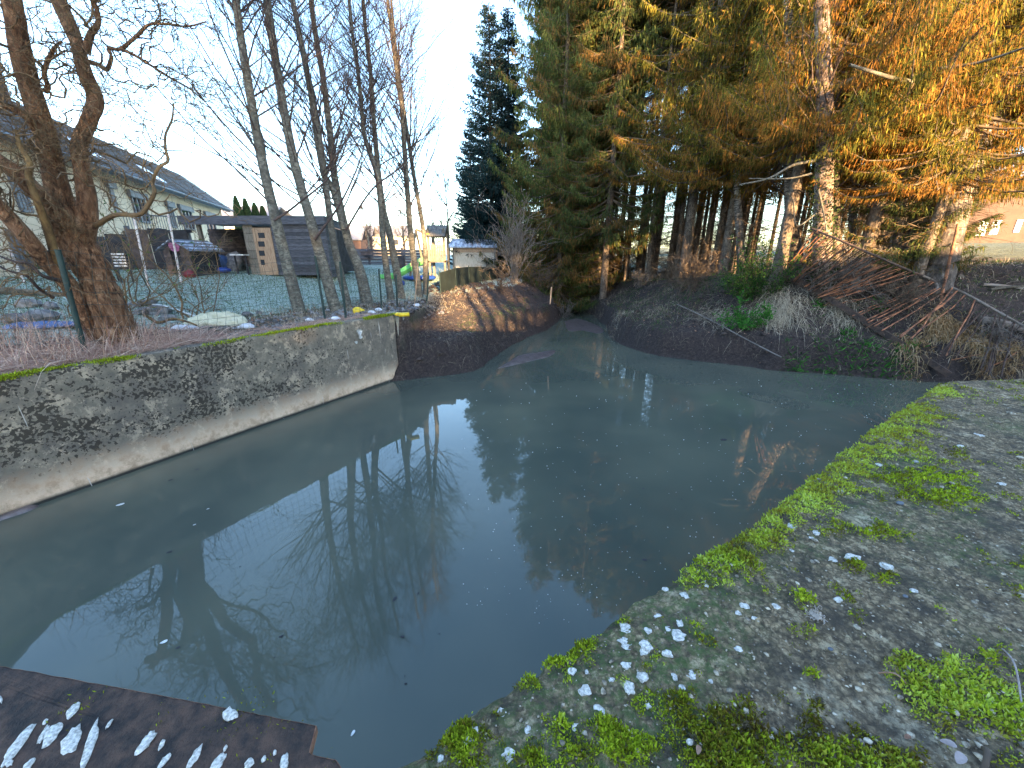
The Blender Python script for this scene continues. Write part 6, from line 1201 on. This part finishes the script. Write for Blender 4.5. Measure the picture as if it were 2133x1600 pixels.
# ---- cream sack
def cloth(name, px, py, size, rz, mat, label, cat, seed, rough=.35):
    p = hit(px, py); b = MB(); seg, rings = 56, 30; th = np.arange(seg) / seg * 2 * math.pi; ph = np.linspace(0, math.pi, rings); TH, PH = np.meshgrid(th, ph)
    X_, Y_, Z_ = np.sin(PH) * np.cos(TH), np.sin(PH) * np.sin(TH), np.cos(PH)
    out = 1 + .30 * vnoise(np.cos(TH) * 1.6 + seed, np.sin(TH) * 1.6, 0, seed) * np.sin(PH)
    fold = 1 - np.abs(fbm(X_ * 2.2 + seed, Y_ * 3.4 + X_ * 1.2, Z_ * 1.5, 3, seed)) * 2.2; wr = fbm(X_ * 6, Y_ * 7, Z_ * 5, 3, seed + 3)
    zz = np.maximum(Z_, -.15) * size[2] * (.45 + rough * fold + .12 * wr + .5 * vnoise(X_ * 1.5 + seed, Y_ * 1.5, 0, seed + 5)); x, y = X_ * out * size[0], Y_ * out * size[1] * (1 + .2 * wr)
    c_, s_ = math.cos(rz), math.sin(rz); V = np.stack([p[0] + x * c_ - y * s_, p[1] + x * s_ + y * c_, p[2] + .03 + zz], -1); V = np.concatenate([V, V[:, :1]], 1); b.grid(V[:, ::-1]); return tag(b.build(name, M[mat]), label, cat)
cloth('sack', 458, 676, (.62, .34, .20), .35, 'sack', 'crumpled cream cloth sack lying on the straw above the wall', 'sack', 3, .75)
cloth('plastic_film', 386, 690, (.22, .12, .12), .6, 'plastic_white', 'scrap of white film sticking out of the cream sack', 'plastic film', 8)
cloth('plastic_film', 512, 686, (.20, .10, .10), .2, 'plastic_white', 'pale scrap of film at the right end of the cream sack', 'plastic film', 9)
cloth('plastic_film', 95, 684, (.55, .2, .12), .5, 'tarp_blue', 'blue-grey sheet half buried in straw behind the green post', 'plastic film', 12)
# ---- yellow things
b_ = MB(); p = gpt(745, 652, 10.6); b_.rock(p + [0, 0, .05], (.17, .12, .10), RNG, .5, .4, 16, 11); tag(b_.build('bag', M['yellow']), 'crumpled bright yellow bag at the foot of the thickest alder', 'bag')
b_ = MB(); p = onz(832, 658, .02); b_.box(p + [0.05, .25, .0], (.26, .14, .09), .5); b_.rock(p + [-.1, .3, .0], (.14, .07, .05), RNG); tag(b_.build('container', M['yellow']), 'small yellow container on the bank right at the wall end', 'container')
for i, (px, py, Y, lab) in enumerate([(775, 655, 10.9, 'pale crumpled paper beside the yellow bag'), (790, 650, 11.2, 'pale scrap between the yellow bag and the fence post'), (868, 640, 12.9, 'white crumpled plastic at the foot of the cane'), (700, 668, 9.7, 'pale lump of film by the fence posts'), (645, 672, 9.6, 'pale lump of film left of the first fence post')]):
    b_ = MB(); p = gpt(px, py, Y); b_.rock(p + [0, 0, .04], (.10, .08, .06), RNG, .5, .5, 10, 7); tag(b_.build('litter', M['plastic_white'], None, False), lab, 'litter')
# ---- things on the slab
log(onz(2088, 1352, .03), onz(2150, 1500, .04), .003, 'thin pale dry stick on the moss at the edge of the slab', 'leaf_pale', 'stick', name='stick')
log(onz(2050, 1560, .02), onz(2046, 1640, .02), .008, 'short brown stub of twig in the moss at the bottom', 'twig_dead', 'stick', name='stick')
log(onz(1830, 1402, .015), onz(1930, 1448, .018), .0025, 'thin reddish twig lying left of the yellow moss patch', 'leaf_dead', 'stick', name='stick')
def leafobj(px, py, r, z, mat, label, rz, cat='leaf', name='leaf', group=None, up=.25):
    p = onz(px, py, z); n = 12; th = np.arange(n) / n * 6.2832; x = r * np.cos(th); y = r * .55 * np.sin(th) * (1 + .3 * np.cos(th)); c_, s_ = math.cos(rz), math.sin(rz); V = np.stack([p[0] + x * c_ - y * s_, p[1] + x * s_ + y * c_, p[2] + up * np.abs(y) + .1 * x], 1); b = MB(); b.add(np.vstack([V, [p], V - [0, 0, .001]]), None, [[i, (i + 1) % n, n] for i in range(n)]); return tag(b.build(name, M[mat], None, True), label, cat, group)
leafobj(1975, 1548, .020, .03, 'leaf_pale', 'pale mauve fallen leaf on the moss, upper one of two', -.4); leafobj(2000, 1580, .023, .03, 'leaf_pale', 'pale mauve fallen leaf lying under the other', .5)
leafobj(1455, 1562, .014, .03, 'leaf_dead', 'small reddish bud scale beside a white pebble at the bottom of the slab', 1.0); leafobj(1890, 1535, .012, .03, 'leaf_dead', 'tiny orange leaf on the moss', .3)
b_ = MB(); p = onz(1700, 1283, .012); b_.rock(p, (.014, .024, .008), RNG, .5, .5, 12, 7, .5)
B = lines(p + RNG.normal(0, .012, (40, 3)) * [1, 1, .3] + [0, 0, .008], RNG.normal(size=(40, 3)) * [1, 1, .2], np.full(40, .035), 8, .5, 0, RNG, .6); b_.tubes(B, np.full(B.shape[:2], .0012), 3); tag(b_.build('wool_tuft', M['wool']), 'pale stringy tuft of fluff on the slab', 'fluff')
b_ = MB(); p = onz(1437, 1546, .018); b_.rock(p, (.011, .009, .008), RNG, .5, .15, 12, 8); tag(b_.build('pebble', M['lime']), 'round white pebble at the bottom of the slab by the big moss patch', 'pebble')
for (px, py, r, lab) in ((1886, 1242, .011, 'dark slate pebble in the middle of the slab'), (1875, 1048, .022, 'dark blue pebble beside the olive moss patch'), (1730, 1352, .010, 'small dark pebble below the fluff tuft'), (1908, 962, .022, 'pale pebble on the olive moss patch')):
    b_ = MB(); b_.rock(onz(px, py, .012), (r, r * .8, r * .5), RNG, .2 if 'dark' in lab else .9, .15, 12, 8); tag(b_.build('pebble', M['slate_box'] if 'dark' in lab else M['stone']), lab, 'pebble')
# ---- floating bits
fl = [(822, 1248, .030, 1.2), (871, 1236, .014, 1.5), (838, 1326, .020, -.3), (845, 1424, .012, 0), (843, 1408, .006, 1), (915, 1320, .008, 0), (355, 1000, .035, .4), (410, 978, .03, .3), (352, 1150, .03, .5), (370, 1349, .02, .3), (585, 1326, .02, .2), (572, 1369, .008, 0), (500, 1180, .01, 1), (1342, 1166, .03, -.2), (1340, 1018, .02, .2), (1506, 916, .07, .1), (1420, 1040, .014, 0), (795, 905, .018, 0), (757, 918, .02, 1), (480, 955, .02, .3)]
fl_lab = ['pointed dark leaf floating mid pond, largest of the pair near the bottom', 'small narrow dark leaf right of the larger pointed one', 'short dark sliver lying level, below the pointed leaf', 'round dark speck floating highest above the gate plate corner', 'tiny dark speck just above the round one', 'tiny dark speck alone between the round speck and the slab',
 'long dark twig piece floating under the wall, farthest out of two', 'dark twig piece closest to the foot of the wall', 'dark bark sliver on the wall reflection near the willow reflection', 'dark sliver beside the white feather near the gate plate', 'dark flake left of the middle of the lower pond', 'tiny dark fleck below the flake in the lower pond', 'dark fleck in the middle of the alder reflections',
 'short dark stick floating close to the mossy slab edge', 'thin dark fleck on the dark spruce reflection', 'brown clump of debris floating far out towards the right bank', 'dark fleck between the brown clump and the slab stick', 'dark speck close to the end of the wall', 'dark curl floating off the end pier', 'dark flake hugging the waterline at mid wall']
for (px, py, r, rz), lb in zip(fl, fl_lab): leafobj(px, py, r, WZ + .004, 'dark', lb, rz, 'floating leaf', 'floating_leaf', 'dark scraps floating on the pond', .02)
fw_lab = ['white feather on the water nearest the middle of the wall', 'white feather floating just off the rusty gate plate', 'small white petal above two others on the wall reflection', 'small white petal beside the other one under the wall', 'tiny curled white feather near the gate plate notch', 'tiny white petal by the foot of the wall towards its far end']
for (px, py, r, rz), lb in zip([(250, 1051, .05, .3), (341, 1337, .03, .4), (405, 1093, .018, .5), (433, 1060, .018, .5), (735, 1527, .02, 1.2), (590, 872, .02, .3)], fw_lab): leafobj(px, py, r, WZ + .005, 'foam', lb, rz, 'feather', 'feather', 'white bits floating on the pond', .02)
b_ = MB(); rg = np.random.default_rng(6); n = 0
while n < 420:
    px, py = rg.uniform(960, 1900), rg.uniform(790, 1300)
    if px > 2200 - (py - 760) * 1.35 - 60: continue
    p = onz(px, py, WZ); r = rg.uniform(.002, .0065) * (.6 + np.hypot(p[0], p[1]) / 7); b_.rock(p + [0, 0, r * .2], (r, r, r * .6), rg, .5, 0, 6, 4); n += 1
tag(b_.build('bubbles', M['foam']), kind='stuff')
# ---- far building beyond the field
fb_ = thing('far_building', 'pinkish sunlit building with white-framed windows beyond the right-hand field', 'building'); Yb = 34
fq = lambda x, y: at(x, y, Yb); x0, x1 = fq(1985, 450)[0], fq(2600, 450)[0]; ztop, zbo = fq(2133, 380)[2], fq(2133, 512)[2] - 2
b_ = MB(); b_.box([(x0 + x1) / 2, Yb + 4, (ztop + zbo) / 2], (x1 - x0, 8, ztop - zbo)); b_.build('wall', M['brick_pink'], fb_, False)
b_ = MB(); b_.quad([x0 - .4, Yb - .5, ztop], [x1 + .4, Yb - .5, ztop], [x1 + .4, Yb + 4, ztop + 2.6], [x0 - .4, Yb + 4, ztop + 2.6], .2); b_.quad([x1 + .4, Yb + 4, ztop + 2.6], [x1 + .4, Yb + 8.5, ztop], [x0 - .4, Yb + 8.5, ztop], [x0 - .4, Yb + 4, ztop + 2.6], .2); b_.build('roof', M['slate'], fb_, False)
for xa, xb, ya, yb in ((2032, 2056, 462, 489), (2060, 2082, 461, 487), (2111, 2127, 460, 482), (2150, 2175, 460, 486)):
    p, q = fq(xa, yb), fq(xb, ya); f = MB(); f.box([(p[0] + q[0]) / 2, Yb - .04, (p[2] + q[2]) / 2], (q[0] - p[0] + .16, .08, q[2] - p[2] + .16)); fo = f.build('window', M['white'], fb_, False); g = MB(); g.box([(p[0] + q[0]) / 2, Yb - .09, (p[2] + q[2]) / 2], (q[0] - p[0], .04, q[2] - p[2])); g.build('pane', M['skylight'], fo, False)
# far low houses on the left skyline
for i, (px, Y, w, h, c_, lab) in enumerate([(722, 75, 8, 5.2, 'brick_pink', 'far pinkish house beyond the board fence, nearest the carport'), (752, 85, 7, 6, 'render', 'far pale house with a grey roof behind the alders'), (812, 90, 10, 6.2, 'render', 'farthest pale house on the skyline by the slide')]):
    x, y = px_pos(px, Y); z = gz(x, y); ho = thing('far_house', lab, 'house'); b_ = MB(); b_.box([x, y, z + h / 2 - 1.5], (w, 6, h - 1)); b_.build('wall', M[c_], ho, False); zt_ = z + h - 2; b_ = MB(); b_.quad([x - w / 2 - .4, y - 3.4, zt_], [x + w / 2 + .4, y - 3.4, zt_], [x + w / 2, y, zt_ + 2.2], [x - w / 2, y, zt_ + 2.2], .2); b_.quad([x + w / 2, y, zt_ + 2.2], [x + w / 2 + .4, y + 3.4, zt_], [x - w / 2 - .4, y + 3.4, zt_], [x - w / 2, y, zt_ + 2.2], .2); b_.build('roof', M['slate'], ho, False)
    for k in (-.25, .25): b_ = MB(); b_.box([x + k * w, y - 3.03, zt_ - 1.3], (1, .06, 1.1)); b_.build('window', M['glass'], ho, False)
